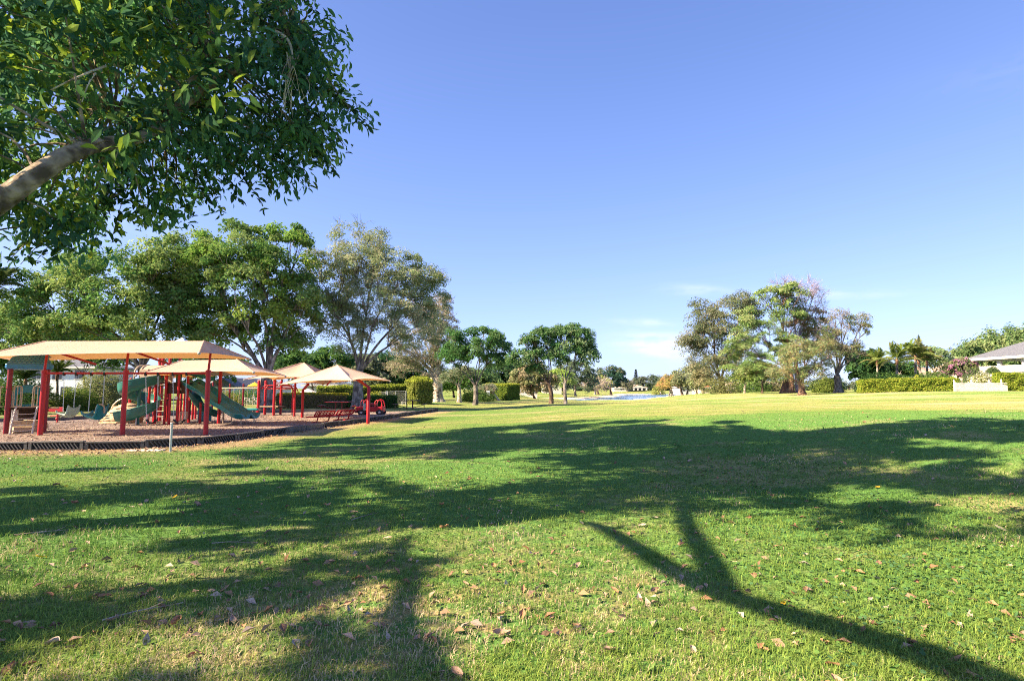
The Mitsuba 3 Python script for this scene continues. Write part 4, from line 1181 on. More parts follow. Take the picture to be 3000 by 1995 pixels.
for i, (px, Y, lobes, cols, n, sd, lab) in enumerate((
        (1568, 95, [B(1540, 1112, 95, 50, 38), B(1590, 1120, 95, 42, 30), B(1560, 1085, 95, 35, 25)], [(.13, .15, .06), (.17, .18, .08), (.21, .18, .1)], 9000, 41, 'squat olive tree with forked trunk left of the lakeside pair'),
        (1655, 200, [B(1642, 1108, 200, 40, 34)], [(.2, .26, .06), (.16, .22, .06)], 4000, 42, 'bright lime tree on the bank beyond the lakeside pair'),
        (1686, 215, [B(1685, 1095, 215, 62, 40), B(1720, 1110, 215, 35, 30)], [(.09, .125, .06), (.12, .15, .08), (.07, .1, .05)], 8000, 43, 'grey-green spreading tree on the left bank of the lake'),
        (1790, 285, [B(1785, 1105, 285, 42, 34), B(1803, 1092, 285, 22, 18), B(1815, 1118, 285, 18, 24)], [(.03, .07, .04), (.05, .09, .05), (.12, .13, .07)], 7000, 44, 'tall dark tree at the corner of the lake'),
        (1752, 275, [B(1748, 1106, 275, 20, 12), B(1760, 1118, 275, 30, 15)], [(.2, .24, .05), (.17, .18, .07)], 2500, 45, 'small yellow-green crown before the dark lake tree'),
        (1838, 380, [B(1838, 1124, 380, 22, 15)], [(.12, .13, .08), (.15, .15, .1)], 2200, 46, 'grey bare-looking tree left of the tan-roofed house'),
        (1882, 440, [B(1880, 1119, 440, 28, 14)], [(.08, .10, .06), (.10, .12, .075)], 3000, 47, 'long grey-green tree behind the tan-roofed house'),
        (1917, 430, [B(1915, 1118, 430, 26, 17), B(1925, 1128, 430, 18, 14)], [(.06, .085, .05), (.09, .11, .065)], 3200, 48, 'rounded grey tree right of the tan-roofed house'),
        (1948, 410, [B(1950, 1118, 410, 22, 12)], [(.12, .15, .075), (.1, .12, .06)], 2000, 49, 'low pale tree at the far end of the lake'),
        (2015, 250, [B(2010, 1098, 250, 38, 18), B(2045, 1090, 250, 40, 24)], [(.13, .15, .07), (.16, .18, .08)], 7000, 50, 'wide flat tree behind the row of small field trees'),
        (2012, 170, [B(2018, 1115, 170, 26, 20)], [(.17, .19, .09), (.2, .22, .12)], 4000, 51, 'pale green tree in the row left of the olive-brown tree'),
        (2000, 165, [B(1990, 1112, 165, 18, 15)], [(.11, .13, .06), (.15, .16, .08)], 2500, 52, 'small dark-trunked tree in the row left of the olive-brown tree'),
        (2041, 160, [B(2042, 1118, 160, 24, 20)], [(.15, .17, .08), (.18, .2, .09)], 3500, 53, 'leaning small tree in the row left of the olive-brown tree'),
        (2061, 140, [B(2062, 1105, 140, 28, 28)], [(.13, .13, .06), (.17, .16, .08)], 4000, 54, 'dark straight tree just left of the olive-brown tree'),
        (2181, 105, [B(2185, 1100, 105, 35, 20)], [(.17, .21, .05), (.13, .17, .05)], 3500, 55, 'pale slim trunk between the olive-brown and tallest trees'),
        (2232, 103, [B(2235, 1085, 103, 45, 25)], [(.09, .12, .04), (.12, .15, .04)], 4500, 56, 'dark thick-trunked tree behind the bright green boughs'),
        (2215, 130, [B(2218, 1100, 130, 35, 25)], [(.07, .1, .045), (.1, .13, .05)], 3000, 57, 'shaded tree far behind the bright green boughs'),
        (1472, 112, [B(1460, 1100, 112, 58, 38), B(1490, 1080, 112, 40, 28)], DARK + [(.05, .085, .035)], 9000, 58, 'big dark blue-green tree behind the left field tree'),
        (1185, 80, [B(1190, 1095, 80, 70, 45), B(1110, 1080, 80, 60, 50), B(1150, 1120, 80, 80, 30)], DARK, 16000, 59, 'dark dense tree behind the long hedge'),
        (1080, 78, [B(1060, 1080, 78, 70, 45), B(1115, 1110, 78, 40, 35)], GREYG, 9000, 60, 'soft grey-green tree behind the oak trunk'),
        (930, 72, [B(900, 1080, 72, 90, 50), B(960, 1060, 72, 70, 50), B(840, 1060, 72, 60, 40)], GREEN[:2] + DARK[1:], 14000, 61, 'dark leafy tree behind the pyramid canopies'),
        (640, 86, [B(640, 1075, 86, 110, 45), B(560, 1040, 86, 80, 60)], GREEN[:3] + DARK[1:], 12000, 62, 'leafy tree behind the gabled houses'),
        (80, 58, [B(40, 1010, 58, 130, 80), B(-40, 1060, 58, 100, 90)], GREEN[:2] + DARK[1:], 14000, 63, 'dark tree at the left edge behind the play hut'),
        (1330, 96, [B(1325, 1118, 96, 40, 26), B(1360, 1105, 96, 35, 26)], GREEN[:3], 6500, 65, 'mid-green tree behind the crooked pale trunk'),
        (1405, 104, [B(1400, 1115, 104, 45, 30), B(1440, 1125, 104, 30, 20)], [(.1, .15, .05), (.07, .12, .04)], 6500, 66, 'mid-green tree behind the trunk of the dark field tree'),
        (1290, 112, [B(1290, 1110, 112, 40, 32)], DARK + GREEN[:1], 5000, 67, 'dark tree seen under the drooping paperbark crown'),
        (1530, 170, [B(1525, 1110, 170, 50, 25)], GREYG, 5000, 68, 'grey-green tree behind the low white house'),
        (250, 66, [B(240, 1000, 66, 120, 50), B(330, 1040, 66, 70, 40)], GREEN[:2] + DARK[1:], 10000, 64, 'shadowy tree over the roof of the pale blue house'))):
    s = Y / 100
    c = lobes[0][0]; g = ground_at(px, Y)
    misc('background_tree' if Y < 140 else 'distant_tree', lab, px, Y, lobes, .16 * Y / 80 if Y < 300 else .5, [g[0] * .5 + c[0] * .5, Y, g[2] * .55 + c[2] * .45], cols, n, .22 + .22 * Y / 100, max(14, n // 110), .55 + .6 * Y / 100, sd, twig=.02 + .02 * Y / 100, asp=.5,
         bark_mat='bark_pale' if sd in (55,) else 'bark_grey' if sd in (43, 46, 51) else 'bark_brown', leafmat='leaf_mat')
# bare spreading tree and the rusty one with three stems
tree('bare_tree', 'pinkish leafless spreading tree on the left bank of the lake', 1743, 260, [B(1745, 1126, 260, 42, 16)], .5, at(1743, 1142, 260), GREEN, 0, .1, .1, clumps=70, size=2.4, seed=71, bark_mat='bark_pale', twig=.09, ntw=5, bare=1.0)
tree('rusty_tree', 'rusty orange round tree at the right end of the lake', 1966, 170, [B(1958, 1120, 170, 30, 22), B(1972, 1115, 170, 22, 18)], .25, at(1966, 1137, 170), [(.32, .21, .09), (.27, .2, .07), (.2, .19, .06)], 4200, .4, .2, clumps=50, size=1.1, seed=72, bark_mat='bark_pale', twig=.05, extra=lambda m: [m.tube([ground_at(px, 170), at(1966, 1135, 170)], .2, 6) for px in (1959, 1973)])
tree('crooked_tree', 'small crooked tree with pale bare trunk left of the dark field tree', 1345, 68, [B(1335, 1090, 68, 30, 14), B(1310, 1105, 68, 22, 12), B(1370, 1085, 68, 22, 14)], .26, at(1344, 1130, 68), GREYG, 3500, .2, .1, clumps=40, size=.7, seed=73, bark_mat='bark_pale', twig=.05, main=4)
tree('leaning_tree', 'small leaning tree before the clipped hedge blocks', 1462, 82, [B(1425, 1138, 82, 34, 14), B(1405, 1142, 82, 20, 10)], .2, at(1440, 1148, 82), GREYG + [(.22, .18, .12)], 2600, .22, .11, clumps=32, size=.7, seed=74, bark_mat='bark_pale', twig=.04, main=3)
for i in range(34):
    rg = np.random.default_rng(900 + i)
    px, Y, h_, grp = (1560 + 24 * i, 455 + rg.uniform(-25, 60), rg.uniform(17, 34), 'far') if i < 18 else (2085 + 31 * (i - 18), 215 + rg.uniform(-20, 40), rg.uniform(26, 44), 'behind')
    yb = 1146
    cols = [(.09, .115, .06), (.12, .14, .075), (.07, .10, .055)] if i % 3 else [(.05, .085, .04), (.07, .11, .05)]
    lab = 'grey-green tree in the far skyline row beyond the lake' if grp == 'far' else 'tree in the backdrop row far behind the right-hand group'
    misc('skyline_tree', lab, px, Y, [B(px, yb - h_ * .55, Y, rg.uniform(20, 30), h_ * .5), B(px + 9, yb - h_ * .35, Y, 16, h_ * .35)], .4, at(px, yb - h_ * .3, Y), cols, 1500, .0026 * Y, 16, .006 * Y, 950 + i, twig=.08, main=3, group='far skyline trees' if grp == 'far' else 'backdrop trees behind the right-hand group')
# norfolk pine spire
rng = np.random.default_rng(5); m = MB()
g = at(1864, 1146, 470); t_ = at(1864, 1082, 470); h_ = t_[2] - g[2]
k = thing('spire_pine', 'thin dark spire of a conifer on the skyline', 'conifer')
obj('trunk', MB().tube([g, t_], [.5, .1], 6), 'bark_brown', k)
for z in np.arange(.35, 1.0, .035):
    R_ = 4.2 * (1 - z) + .5
    for a in range(9):
        th = a * .7 + z * 40; d = np.array([math.cos(th), math.sin(th), .12]); c = g + [0, 0, z * h_]
        v, f, q = leaf_quads(c + d * np.linspace(.2, 1, 5)[:, None] * R_ * .8, np.tile([0, 0, 1.0], (5, 1)) + rng.normal(size=(5, 3)) * .4, np.tile(d, (5, 1)), np.full(5, 1.1), np.full(5, .8))
        m.add(v, f, np.repeat(rng.uniform(.8, 1.2, (5, 1)) * np.array([[.03, .05, .035]]), q, 0))
obj('boughs', m, 'leaf_mat', k)


# ------------------------------------------------------------------ palms
def palm(label, px, Y, py_top, fl, n=20, seed=1, lean=0.0, cols=((.17, .25, .06), (.23, .30, .09), (.28, .30, .12)), r=.17, base=None, name='palm_tree', leaflets=26, up=.55, wind=0.0):
    rng = np.random.default_rng(seed)
    k = thing(name, label, 'palm tree')
    g = ground_at(px, Y) if base is None else np.array(base, float)
    top = at(px, py_top, Y); top[0] += lean
    p = bez(g - [0, 0, .1], [(g[0] + top[0]) / 2 - lean * .2, Y, (g[2] + top[2]) / 2], top, 9)
    obj('trunk', MB().tube(p, np.linspace(r * 1.35, r * .8, 9), 10), 'bark_grey', k, smooth=50)
    obj('crownshaft', MB().tube([top - [0, 0, .5], top + [0, 0, .1], top + [0, 0, .5]], [r * 1.1, r * 1.25, r * .4], 8), 'bark_red', k, smooth=50)
    for i in range(n):
        a = i * 2.4 + rng.normal() * .2; e = rng.uniform(.2, 1.2) if i % 2 else rng.uniform(.9, 1.48)
        L = fl * rng.uniform(.8, 1.1)
        d = np.array([math.cos(a) + wind, math.sin(a), 0]); d /= np.linalg.norm(d)
        t = np.linspace(0, 1, 9)[:, None]
        P_ = top + [0, 0, .25] + d * L * (math.cos(e) * t) + np.array([0, 0, 1.0]) * L * (math.sin(e) * t - (.26 + .38 * math.cos(e)) * t ** 2.4)
        m = MB()
        v, f = tube(P_, np.linspace(.03, .008, 9), 4, False); col = np.array(cols[rng.integers(len(cols))]) * rng.uniform(.85, 1.15)
        m.add(v, f, np.clip(col * 1.3, 0, .6))
        s = np.linspace(.12, 1, leaflets)
        c = np.stack([np.interp(s, t[:, 0], P_[:, q]) for q in range(3)], 1)
        tg = nrm(np.gradient(c, axis=0)); sd = nrm(np.cross(tg, [0, 0, 1.0])); un = np.cross(sd, tg)
        for sgn in (-1, 1):
            ll = fl * .20 * (np.sin(np.clip(s * 1.05, 0, 1) * PI * .86 + .35)) * rng.uniform(.85, 1.15, leaflets)
            dr_ = nrm(sd * sgn + tg * .55 + un * .1 - [0, 0, up])
            v, f, q = leaf_quads(c + dr_ * ll[:, None] * .5, un + sd * sgn * .4, dr_, ll, np.full(leaflets, fl * .03))
            m.add(v, f, np.repeat(col * rng.uniform(.85, 1.15, (leaflets, 1)), q, 0))
        obj('frond', m, 'gloss_leaf_mat', k)
    return k


palm('palm tree with yellow-brown crownshaft, leftmost of the palms behind the long hedge', 2570, 86, 1062, 3.4, 18, 1)
palm('palm tree with thick tan trunk standing behind the hedge, second from the left', 2628, 82, 1058, 3.9, 22, 2)
palm('tallest palm behind the hedge, its fronds swept by the wind', 2682, 84, 1046, 4.2, 24, 3, wind=-.25)
palm('leaning slim-trunked palm crossing the tallest palm', 2702, 85, 1058, 3.7, 18, 4, lean=-.6, wind=-.2)
palm('slim straight palm with dry lower fronds, rightmost of the palms', 2716, 87, 1062, 3.2, 16, 5, cols=((.16, .17, .06), (.28, .23, .11)))
palm('palm whose fronds hang at the far left edge above the canopy', -25, 40, 850, 3.4, 22, 6, cols=((.06, .1, .03), (.09, .13, .05)))
palm('small dark palm beside the pale blue house', 75, 45, 1120, 2.0, 16, 7, cols=((.03, .07, .02), (.06, .1, .03)), r=.1)
palm('dark arching palm behind the roof of the play hut', 168, 50, 1100, 2.4, 16, 8, cols=((.03, .07, .02), (.08, .12, .03)), r=.1)
palm('low palm in front of the pale blue house', 120, 44, 1175, 1.7, 14, 9, cols=((.04, .09, .03), (.09, .13, .05)), r=.08)


# ------------------------------------------------------------------ hedges and shrubs
def hedge(name, label, P0, P1, width, h, cols, n, seed, L=.16, top=None, rough=.13, z=None, group=None, cat='hedge', core='hedge_core'):
    rng = np.random.default_rng(seed)
    a, b = np.array(P0[:2], float), np.array(P1[:2], float)
    u = b - a; ln = np.linalg.norm(u); u /= ln; w = np.array([-u[1], u[0]])
    k = thing(name, label, cat, group)
    m = MB(); steps = max(2, int(ln / 1.5))
    sec = [(-.86, 0), (-.9, .85), (-.75, .92), (.75, .92), (.9, .85), (.86, 0)]
    v = []
    for i in range(steps + 1):
        s = ln * i / steps; s = min(max(s, .12), ln - .12); q = a + u * s; gz = H(q[0], q[1]) if z is None else z
        for o, t in sec: v.append((*(q + w * o * width / 2), gz - .1 + t * h))
    m.add(np.array(v), grid_faces(steps + 1, len(sec)))
    for e in (0, steps):
        i0 = e * len(sec); c = np.array(v[i0:i0 + len(sec)]); m.add(c, np.array([[0, 1, 2], [0, 2, 3], [0, 3, 4], [0, 4, 5]]))
    obj('stems', m, core, k)
    areas = np.array([ln * h, ln * h, ln * width, width * h, width * h]); pick = rng.choice(5, n, p=areas / areas.sum())
    s, t, o = rng.random(n), rng.random(n), rng.uniform(-1, 1, n)
    X0 = np.where(pick == 3, 0, np.where(pick == 4, 1, s)) * ln
    Z0 = np.where(pick == 2, 1, t) * h
    O0 = np.where(pick == 0, -1, np.where(pick == 1, 1, o)) * width / 2
    N = np.zeros((n, 3)); N[pick == 0] = [*-w, .35]; N[pick == 1] = [*w, .35]; N[pick == 2] = [0, 0, 1]; N[pick == 3] = [*-u, .35]; N[pick == 4] = [*u, .35]
    q = a[None] + u * X0[:, None] + w * O0[:, None]
    gz = H(q[:, 0], q[:, 1]) if z is None else np.full(n, z)
    bump = meshkit.fbm(np.stack([X0 / .7, O0 / .7 + pick * 7, Z0 / .7], 1), 3, seed) - .5
    X_ = np.column_stack([q, gz + Z0]) + nrm(N) * (bump * rough * 3.4 + rng.normal(size=n) * rough * .5)[:, None]
    N = N + rng.normal(size=(n, 3)) * .55
    A = rng.normal(size=(n, 3)) + [0, 0, .6]
    sc = rng.uniform(.7, 1.3, n)
    v, f, qn = leaf_quads(X_, N, A, L * sc, L * .6 * sc)
    cc = np.array(cols)[rng.integers(0, len(cols), n)]
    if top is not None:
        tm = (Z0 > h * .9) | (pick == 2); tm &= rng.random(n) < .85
        cc[tm] = np.array(top)[rng.integers(0, len(top), tm.sum())]  # top leaves get brighter colours, the sunlit hedge top painted in
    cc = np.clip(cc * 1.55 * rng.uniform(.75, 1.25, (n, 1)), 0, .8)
    obj('foliage', MB().add(v, f, np.repeat(cc, qn, 0)), 'leaf_mat', k)
    return k


def shrub(name, label, px, Y, rx, h, cols, n, seed, L=.16, cat='bush', dx=0, group=None, lift=0):
    rng = np.random.default_rng(seed); g = ground_at(px, Y)
    k = thing(name, label, cat, group)
    u = nrm(rng.normal(size=(n, 3))); u[:, 2] = np.abs(u[:, 2])
    rr = (rng.random(n) ** .35)[:, None]
    lump = 1 + .55 * (meshkit.fbm(u * 2.2 + seed, 3, seed) - .5)[:, None]
    X_ = g + u * rr * lump * [rx, rx * .8, h] + [0, 0, lift]
    N = u + rng.normal(size=(n, 3)) * .5 + [0, 0, .3]
    v, f, q = leaf_quads(X_, N, rng.normal(size=(n, 3)), L * rng.uniform(.7, 1.3, n), L * .55 * rng.uniform(.7, 1.3, n))
    cc = np.array(cols)[rng.integers(0, len(cols), n)] * rng.uniform(.8, 1.2, (n, 1)) * 1.5
    m = MB()
    for _ in range(9):
        d = nrm(rng.normal(size=3) * [1, 1, .3] + [0, 0, 1]); m.tube([g - [0, 0, .05], g + d * [rx * .4, rx * .4, h * .4], g + d * [rx * .8, rx * .8, h * .8]], [.03, .02, .008], 5, False)
    obj('stems', m, 'bark_brown', k)
    obj('foliage', MB().add(v, f, np.repeat(cc, q, 0)), 'leaf_mat', k)
    return k


HB = [(.16, .22, .03), (.21, .26, .04), (.11, .18, .025), (.26, .28, .05)]
hedge('long_hedge', 'long bright green clipped hedge across the right of the field', ground_at(2519, 71), ground_at(2800, 70), 1.1, 1.52, HB, 26000, 81, .17)
hedge('long_hedge', 'clipped green hedge to the right of the white picket fence', ground_at(2922, 69.5), ground_at(3070, 69), 1.2, 2.1, HB, 16000, 82, .17)
hedge('brown_hedge', 'grey-brown clipped hedge with sunlit yellow-green painted into its top behind the benches', ground_at(815, 50), ground_at(1018, 51), 1.4, 1.30, [(.17, .13, .08), (.22, .17, .11), (.12, .12, .05), (.15, .16, .06)], 20000, 83, .12, top=[(.33, .30, .03), (.28, .28, .04)], rough=.06)
hedge('back_hedge', 'tall dark hedge with sunlit brightness painted into its tips behind the brown hedge', ground_at(930, 60), ground_at(1195, 62), 1.5, 2.0, [(.05, .085, .025), (.08, .12, .03), (.1, .11, .05)], 26000, 84, .15, top=[(.24, .28, .04), (.2, .26, .05)])
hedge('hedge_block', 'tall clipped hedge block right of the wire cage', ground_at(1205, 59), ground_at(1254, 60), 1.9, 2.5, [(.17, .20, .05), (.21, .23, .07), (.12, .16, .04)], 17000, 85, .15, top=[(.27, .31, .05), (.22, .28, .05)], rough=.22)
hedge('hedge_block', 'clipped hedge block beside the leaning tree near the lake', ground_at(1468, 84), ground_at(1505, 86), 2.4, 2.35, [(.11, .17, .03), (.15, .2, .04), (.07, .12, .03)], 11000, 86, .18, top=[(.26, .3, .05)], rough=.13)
hedge('hedge_block', 'half-hidden hedge block left of the leaning tree', ground_at(1428, 90), ground_at(1450, 91), 2.2, 2.3, [(.13, .16, .05), (.16, .16, .06)], 6000, 87, .18, top=[(.24, .28, .05)], rough=.13)
hedge('low_hedge', 'low dark green clipped hedge behind the toy car', ground_at(1018, 50.5), ground_at(1160, 52), 1.0, 1.0, [(.03, .075, .022), (.05, .10, .03)], 11000, 88, .11)
shrub('round_bush', 'yellow-green rounded bush peeping over the low hedge', 1095, 55, 1.3, 1.5, [(.28, .29, .05), (.2, .24, .05)], 2600, 89)
shrub('topiary_ball', 'round clipped dark green bush against the white house', 2912, 78, .9, 1.0, [(.05, .09, .035), (.07, .115, .045)], 3000, 90, .12, lift=2.35)
for i, (px, Y, rx, h, cols, n, lab, L) in enumerate((
        (2745, 76, 3.4, 2.6, GREEN[:3], 6000, 'deep green bush between the hedge and the palms', .24), (2660, 77, 3.6, 2.4, DARK + GREEN[:1], 6000, 'dark shrub mass below the palm trunks', .24), (2600, 76, 3.2, 2.6, DARK + GREEN[:2], 5000, 'dark shrub at the left end of the palms', .24),
        (2860, 75, 2.0, 3.2, [(.06, .10, .045), (.09, .13, .06)], 4500, 'grey-green upright bush left of the flowering shrub', .2), (2880, 73, 1.9, 2.5, [(.16, .2, .06), (.2, .22, .07), (.6, .58, .5)], 4000, 'light green shrub with white blossoms over the picket fence', .2), (2690, 74.5, .8, 2.2, [(.3, .32, .05), (.25, .3, .05)], 1600, 'yellow-green young shrub in the long hedge', .2),
        (302, 50, 2.5, 3.4, [(.17, .2, .1), (.13, .17, .06), (.22, .23, .13)], 12000, 'tall silvery shrub before the pale blue house', .17), (232, 47, 1.7, 1.9, [(.06, .11, .03), (.1, .15, .03)], 4500, 'dark round bush right of the wooden gate', .15), (200, 47.5, .9, 2.0, [(.25, .3, .04), (.16, .22, .04)], 1500, 'yellow-green sprig bush by the wooden gate', .15),
        (140, 46, 1.4, 1.6, [(.12, .17, .04), (.17, .2, .06)], 2500, 'loose green bush left of the wooden gate', .15), (-10, 40, 2.4, 2.6, GREEN[:3], 6000, 'leafy bush at the left edge behind the play hut', .16), (60, 46, 2.6, 3.0, DARK + GREEN[:1], 7000, 'dark undergrowth bush behind the play hut', .17),
        (395, 55, 2.6, 2.6, [(.12, .16, .05), (.16, .19, .08)], 5000, 'grey-green bush behind the curly slide', .17), (655, 60, 2.0, 1.7, [(.24, .24, .06), (.16, .19, .05)], 3000, 'yellowish bush before the gabled houses', .16), (720, 68, 4.0, 1.9, GREEN[:3], 5000, 'green bush row behind the white yard fence', .18),
        (1400, 78, 2.6, 1.5, [(.05, .1, .03), (.08, .14, .035)], 3500, 'dark low shrub behind the left field tree', .2), (1375, 72, 1.0, 1.6, [(.2, .27, .05), (.14, .2, .04)], 1400, 'bright young shrub beside the left field tree', .18), (1928, 345, 4.5, 6.5, [(.22, .25, .07), (.18, .2, .06)], 1600, 'small yellow-green tree at the far shore', .6),
        (2195, 128, 5.0, 3.2, GREEN[:3], 3000, 'green shrub before the low white house under the tall trees', .35), (2275, 130, 4.0, 3.0, OLIVE, 2600, 'olive shrub before the low white house under the tall trees', .35),
        (2420, 84, 2.2, 2.2, [(.08, .12, .03), (.12, .16, .04)], 3500, 'dark bush behind the leaning tree', .22), (2425, 92, 2.6, 3.0, [(.13, .2, .04), (.1, .15, .04)], 3500, 'green bush left of the half-dead tree', .22), (2560, 74, 2.2, 2.6, DARK, 3500, 'dark shrub at the left end of the long hedge', .2),
        (2115, 94, 3.4, 3.4, [(.13, .15, .06), (.16, .17, .08)], 4000, 'suckers around the base of the olive-brown tree', .22))):
    shrub('shrub', lab, px, Y, rx, h, cols, n, 100 + i, L)
# ------------------------------------------------------------------ houses
def hip_roof(x0, x1, y0, y1, ze, h, over=.5, gable=None, ridge=None):
    x0, x1, y0, y1 = x0 - over, x1 + over, y0 - over, y1 + over
    w, d = x1 - x0, y1 - y0
    if gable == 'x': a, b = (x0, (y0 + y1) / 2), (x1, (y0 + y1) / 2)
    elif gable == 'y': a, b = ((x0 + x1) / 2, y0), ((x0 + x1) / 2, y1)
    elif w >= d: a, b = (x0 + d / 2, (y0 + y1) / 2), (x1 - d / 2, (y0 + y1) / 2)
    else: a, b = ((x0 + x1) / 2, y0 + w / 2), ((x0 + x1) / 2, y1 - w / 2)
    P = [(x0, y0, ze), (x1, y0, ze), (x1, y1, ze), (x0, y1, ze), (x0, y0, ze + .16), (x1, y0, ze + .16), (x1, y1, ze + .16), (x0, y1, ze + .16), (*a, ze + h), (*b, ze + h)]
    return trimesh.convex.convex_hull(np.array(P, float))


def house(name, label, x0, x1, y0, y1, z0, ze, wall, roof, h, windows=(), gable=None, over=.5, rz=0.0, doors=(), fascia=True):
    """axis-aligned house turned by rz about its front left corner; windows: (face, along, z, width, height)"""
    k = thing(name, label, 'house')
    M = T().translate([x0, y0, 0]).rotate([0, 0, 1], rz).translate([-x0, -y0, 0])
    new = set(scene)
    wm = MB().box(((x0 + x1) / 2, (y0 + y1) / 2, (z0 - 1 + ze) / 2), (x1 - x0, y1 - y0, ze - z0 + 1))
    if gable == 'y':
        cx_ = (x0 + x1) / 2; g = np.array([(x0, y0, ze), (x1, y0, ze), (cx_, y0, ze + h - .22), (x0, y0 + .2, ze), (x1, y0 + .2, ze), (cx_, y0 + .2, ze + h - .22)]); wm.tm(trimesh.convex.convex_hull(g))
    obj('wall', wm, wall, k)
    rk = obj('roof', hip_roof(x0, x1, y0, y1, ze, h, over, gable), roof, k)
    if fascia and gable is None:
        o = over + .02; f = MB()
        f.box(((x0 + x1) / 2, y0 - o, ze + .06), (x1 - x0 + 2 * o + .04, .04, .24)).box((x0 - o, (y0 + y1) / 2, ze + .06), (.04, y1 - y0 + 2 * o - .06, .24))
        obj('fascia', f, 'white_paint', rk)
    for face, s, z, w, hh in windows:
        c, sz = ((s, y0 - .01, z), (w, .1, hh)) if face == 'f' else ((x0 - .01, s, z), (.1, w, hh)) if face == 'l' else ((x1 + .01, s, z), (.1, w, hh))
        n = 0 if face == 'f' else 1
        wk = obj('window', MB().box(c, sz), 'white_paint', k)
        nrm_ = np.array([0, -.04, 0]) if face == 'f' else np.array([-.04, 0, 0]) if face == 'l' else np.array([.04, 0, 0])
        for q in (-1, 1):
            cc = np.array(c) + nrm_; cc[n] += q * w * .235
            ss_ = [.06, .06, hh * .86]; ss_[n] = w * .42
            obj('pane', MB().box(cc, ss_), 'dark_glass', wk)
    for face, s, w, hh in doors:
        c, sz = ((s, y0 - .02, z0 + hh / 2), (w, .08, hh)) if face == 'f' else ((x0 - .02, s, z0 + hh / 2), (.08, w, hh))
        obj('door', MB().box(c, sz), 'dark_glass', k)
    for q in set(scene) - new: scene[q]['to_world'] = M
    return k


Yh = 80
X_ = lambda px: ax(px, Yh, 2)
house('pale_blue_house', 'two-storey pale blue house with grey roof behind the swings', X_(40), X_(270), Yh, Yh + 9, 0, at_z(1078, Yh), 'pale_blue_wall', 'grey_roof', 1.5,
      [('f', X_(230), at_z(1097, Yh), 1.3, 1.5), ('f', X_(166), at_z(1098, Yh), 1.5, 1.5), ('f', X_(105), at_z(1098, Yh), 1.3, 1.4)], doors=[('f', X_(194), 1.5, 2.1)], over=.7)
Yh = 88
house('gabled_house', 'pale blue gabled house seen under the second canopy', X_(611), X_(684), Yh, Yh + 12, 0, at_z(1133, Yh), 'pale_blue_wall', 'grey_roof', 1.45, gable='y', over=.25)
Yh = 94
house('gabled_house', 'grey gabled house with pinkish roof behind the yard umbrellas', X_(655), X_(715), Yh, Yh + 10, 0, at_z(1135, Yh), 'grey_wall', 'pink_tile', 1.6, gable='y', over=.4)
Yh = 97
house('low_house', 'low house with long pinkish roof behind the climbing frame', X_(700), X_(800), Yh, Yh + 8, 0, at_z(1138, Yh), 'white_paint', 'pink_tile', 1.8)
obj('chimney', MB().box((X_(657), 93, at_z(1112, 93)), (.4, .4, 1.0)), 'white_paint', 'gabled_house')
Yh = 84
house('low_house', 'low white house behind the umbrella and the brown hedge', X_(895), X_(985), Yh, Yh + 8, 0, at_z(1130, Yh), 'white_paint', 'grey_roof', 1.2, [('f', X_(955), 1.4, 1.6, 1.0)])
Yh = 135
house('low_house', 'white low house with tan roof left of the lakeside trees', X_(1500), X_(1575), Yh + 2, Yh + 12, .3, at_z(1139, Yh), 'cream_wall', 'pink_tile', 2.0, [('f', X_(1560), 1.6, 2.2, 1.2)])
obj('wall', MB().box(((X_(1507) + X_(1541)) / 2, Yh - 6, at_z(1149, Yh)), (X_(1541) - X_(1507), .3, 1.5)), 'white_paint', tag(key_of('garden_wall'), 'plain white garden wall right of the hedge block', 'wall'))
Yh = 225
house('low_house', 'white two-level house behind the lakeside pair of trees', X_(1590), X_(1645), Yh, Yh + 12, .5, at_z(1122, Yh), 'white_paint', 'pink_tile', 2.5, [('f', X_(1602), at_z(1130, Yh), 2.4, 2.0), ('f', X_(1625), at_z(1130, Yh), 2.4, 2.0)])
Yh = 405
house('lake_house', 'house with pale tan roof and porch columns across the lake', X_(1842), X_(1892), Yh, Yh + 14, .6, at_z(1136, Yh), 'dark_glass', 'tan_tile', 2.4, over=1.2)
for px in (1856, 1868, 1880, 1893):
    obj('column', MB().box((X_(px), Yh - .6, at_z(1139.6, Yh)), (.9, .9, 1.9)), 'white_paint', 'lake_house')
house('lake_house', 'low wing with tan roof left of the porch house across the lake', X_(1802), X_(1838), Yh + 4, Yh + 14, .6, at_z(1138, Yh), 'cream_wall', 'tan_tile', 1.8, [('f', X_(1826), 1.8, 3, 1.4)])
Yh = 230
house('low_house', 'white house seen between the small field trees', X_(1990), X_(2038), Yh, Yh + 10, .6, at_z(1135, Yh), 'white_paint', 'grey_roof', 1.5, [('f', X_(2000), 1.6, 2.4, 1.4), ('f', X_(2025), 1.6, 2.4, 1.4)])
Yh = 185
house('low_house', 'house with bright orange-red roof left of the olive-brown tree', X_(2056), X_(2078), Yh, Yh + 10, .6, at_z(1136, Yh), 'cream_wall', 'red_tile', 2.2, [('f', X_(2070), 1.5, 1.6, 1.2)])
Yh = 150
house('low_house', 'white low house beyond the tall right-hand trees', X_(2155), X_(2300), Yh, Yh + 10, .9, at_z(1129, Yh), 'white_paint', 'tan_tile', 1.7, [('f', X_(2175), 1.9, 2.2, 1.3), ('f', X_(2240), 1.9, 3.2, 1.6), ('f', X_(2275), 1.9, 2.2, 1.3)])
Yh = 112
house('tiled_house', 'house with red tiled roof behind the palms', X_(2655), X_(2770), Yh, Yh + 10, 1.5, at_z(1093, Yh), 'cream_wall', 'pink_tile', 1.7)
house('tiled_house', 'low pale tiled roof left of the red roof behind the palms', X_(2590), X_(2660), Yh - 8, Yh + 1, 1.5, at_z(1098, Yh - 8), 'cream_wall', 'tan_tile', 1.2)
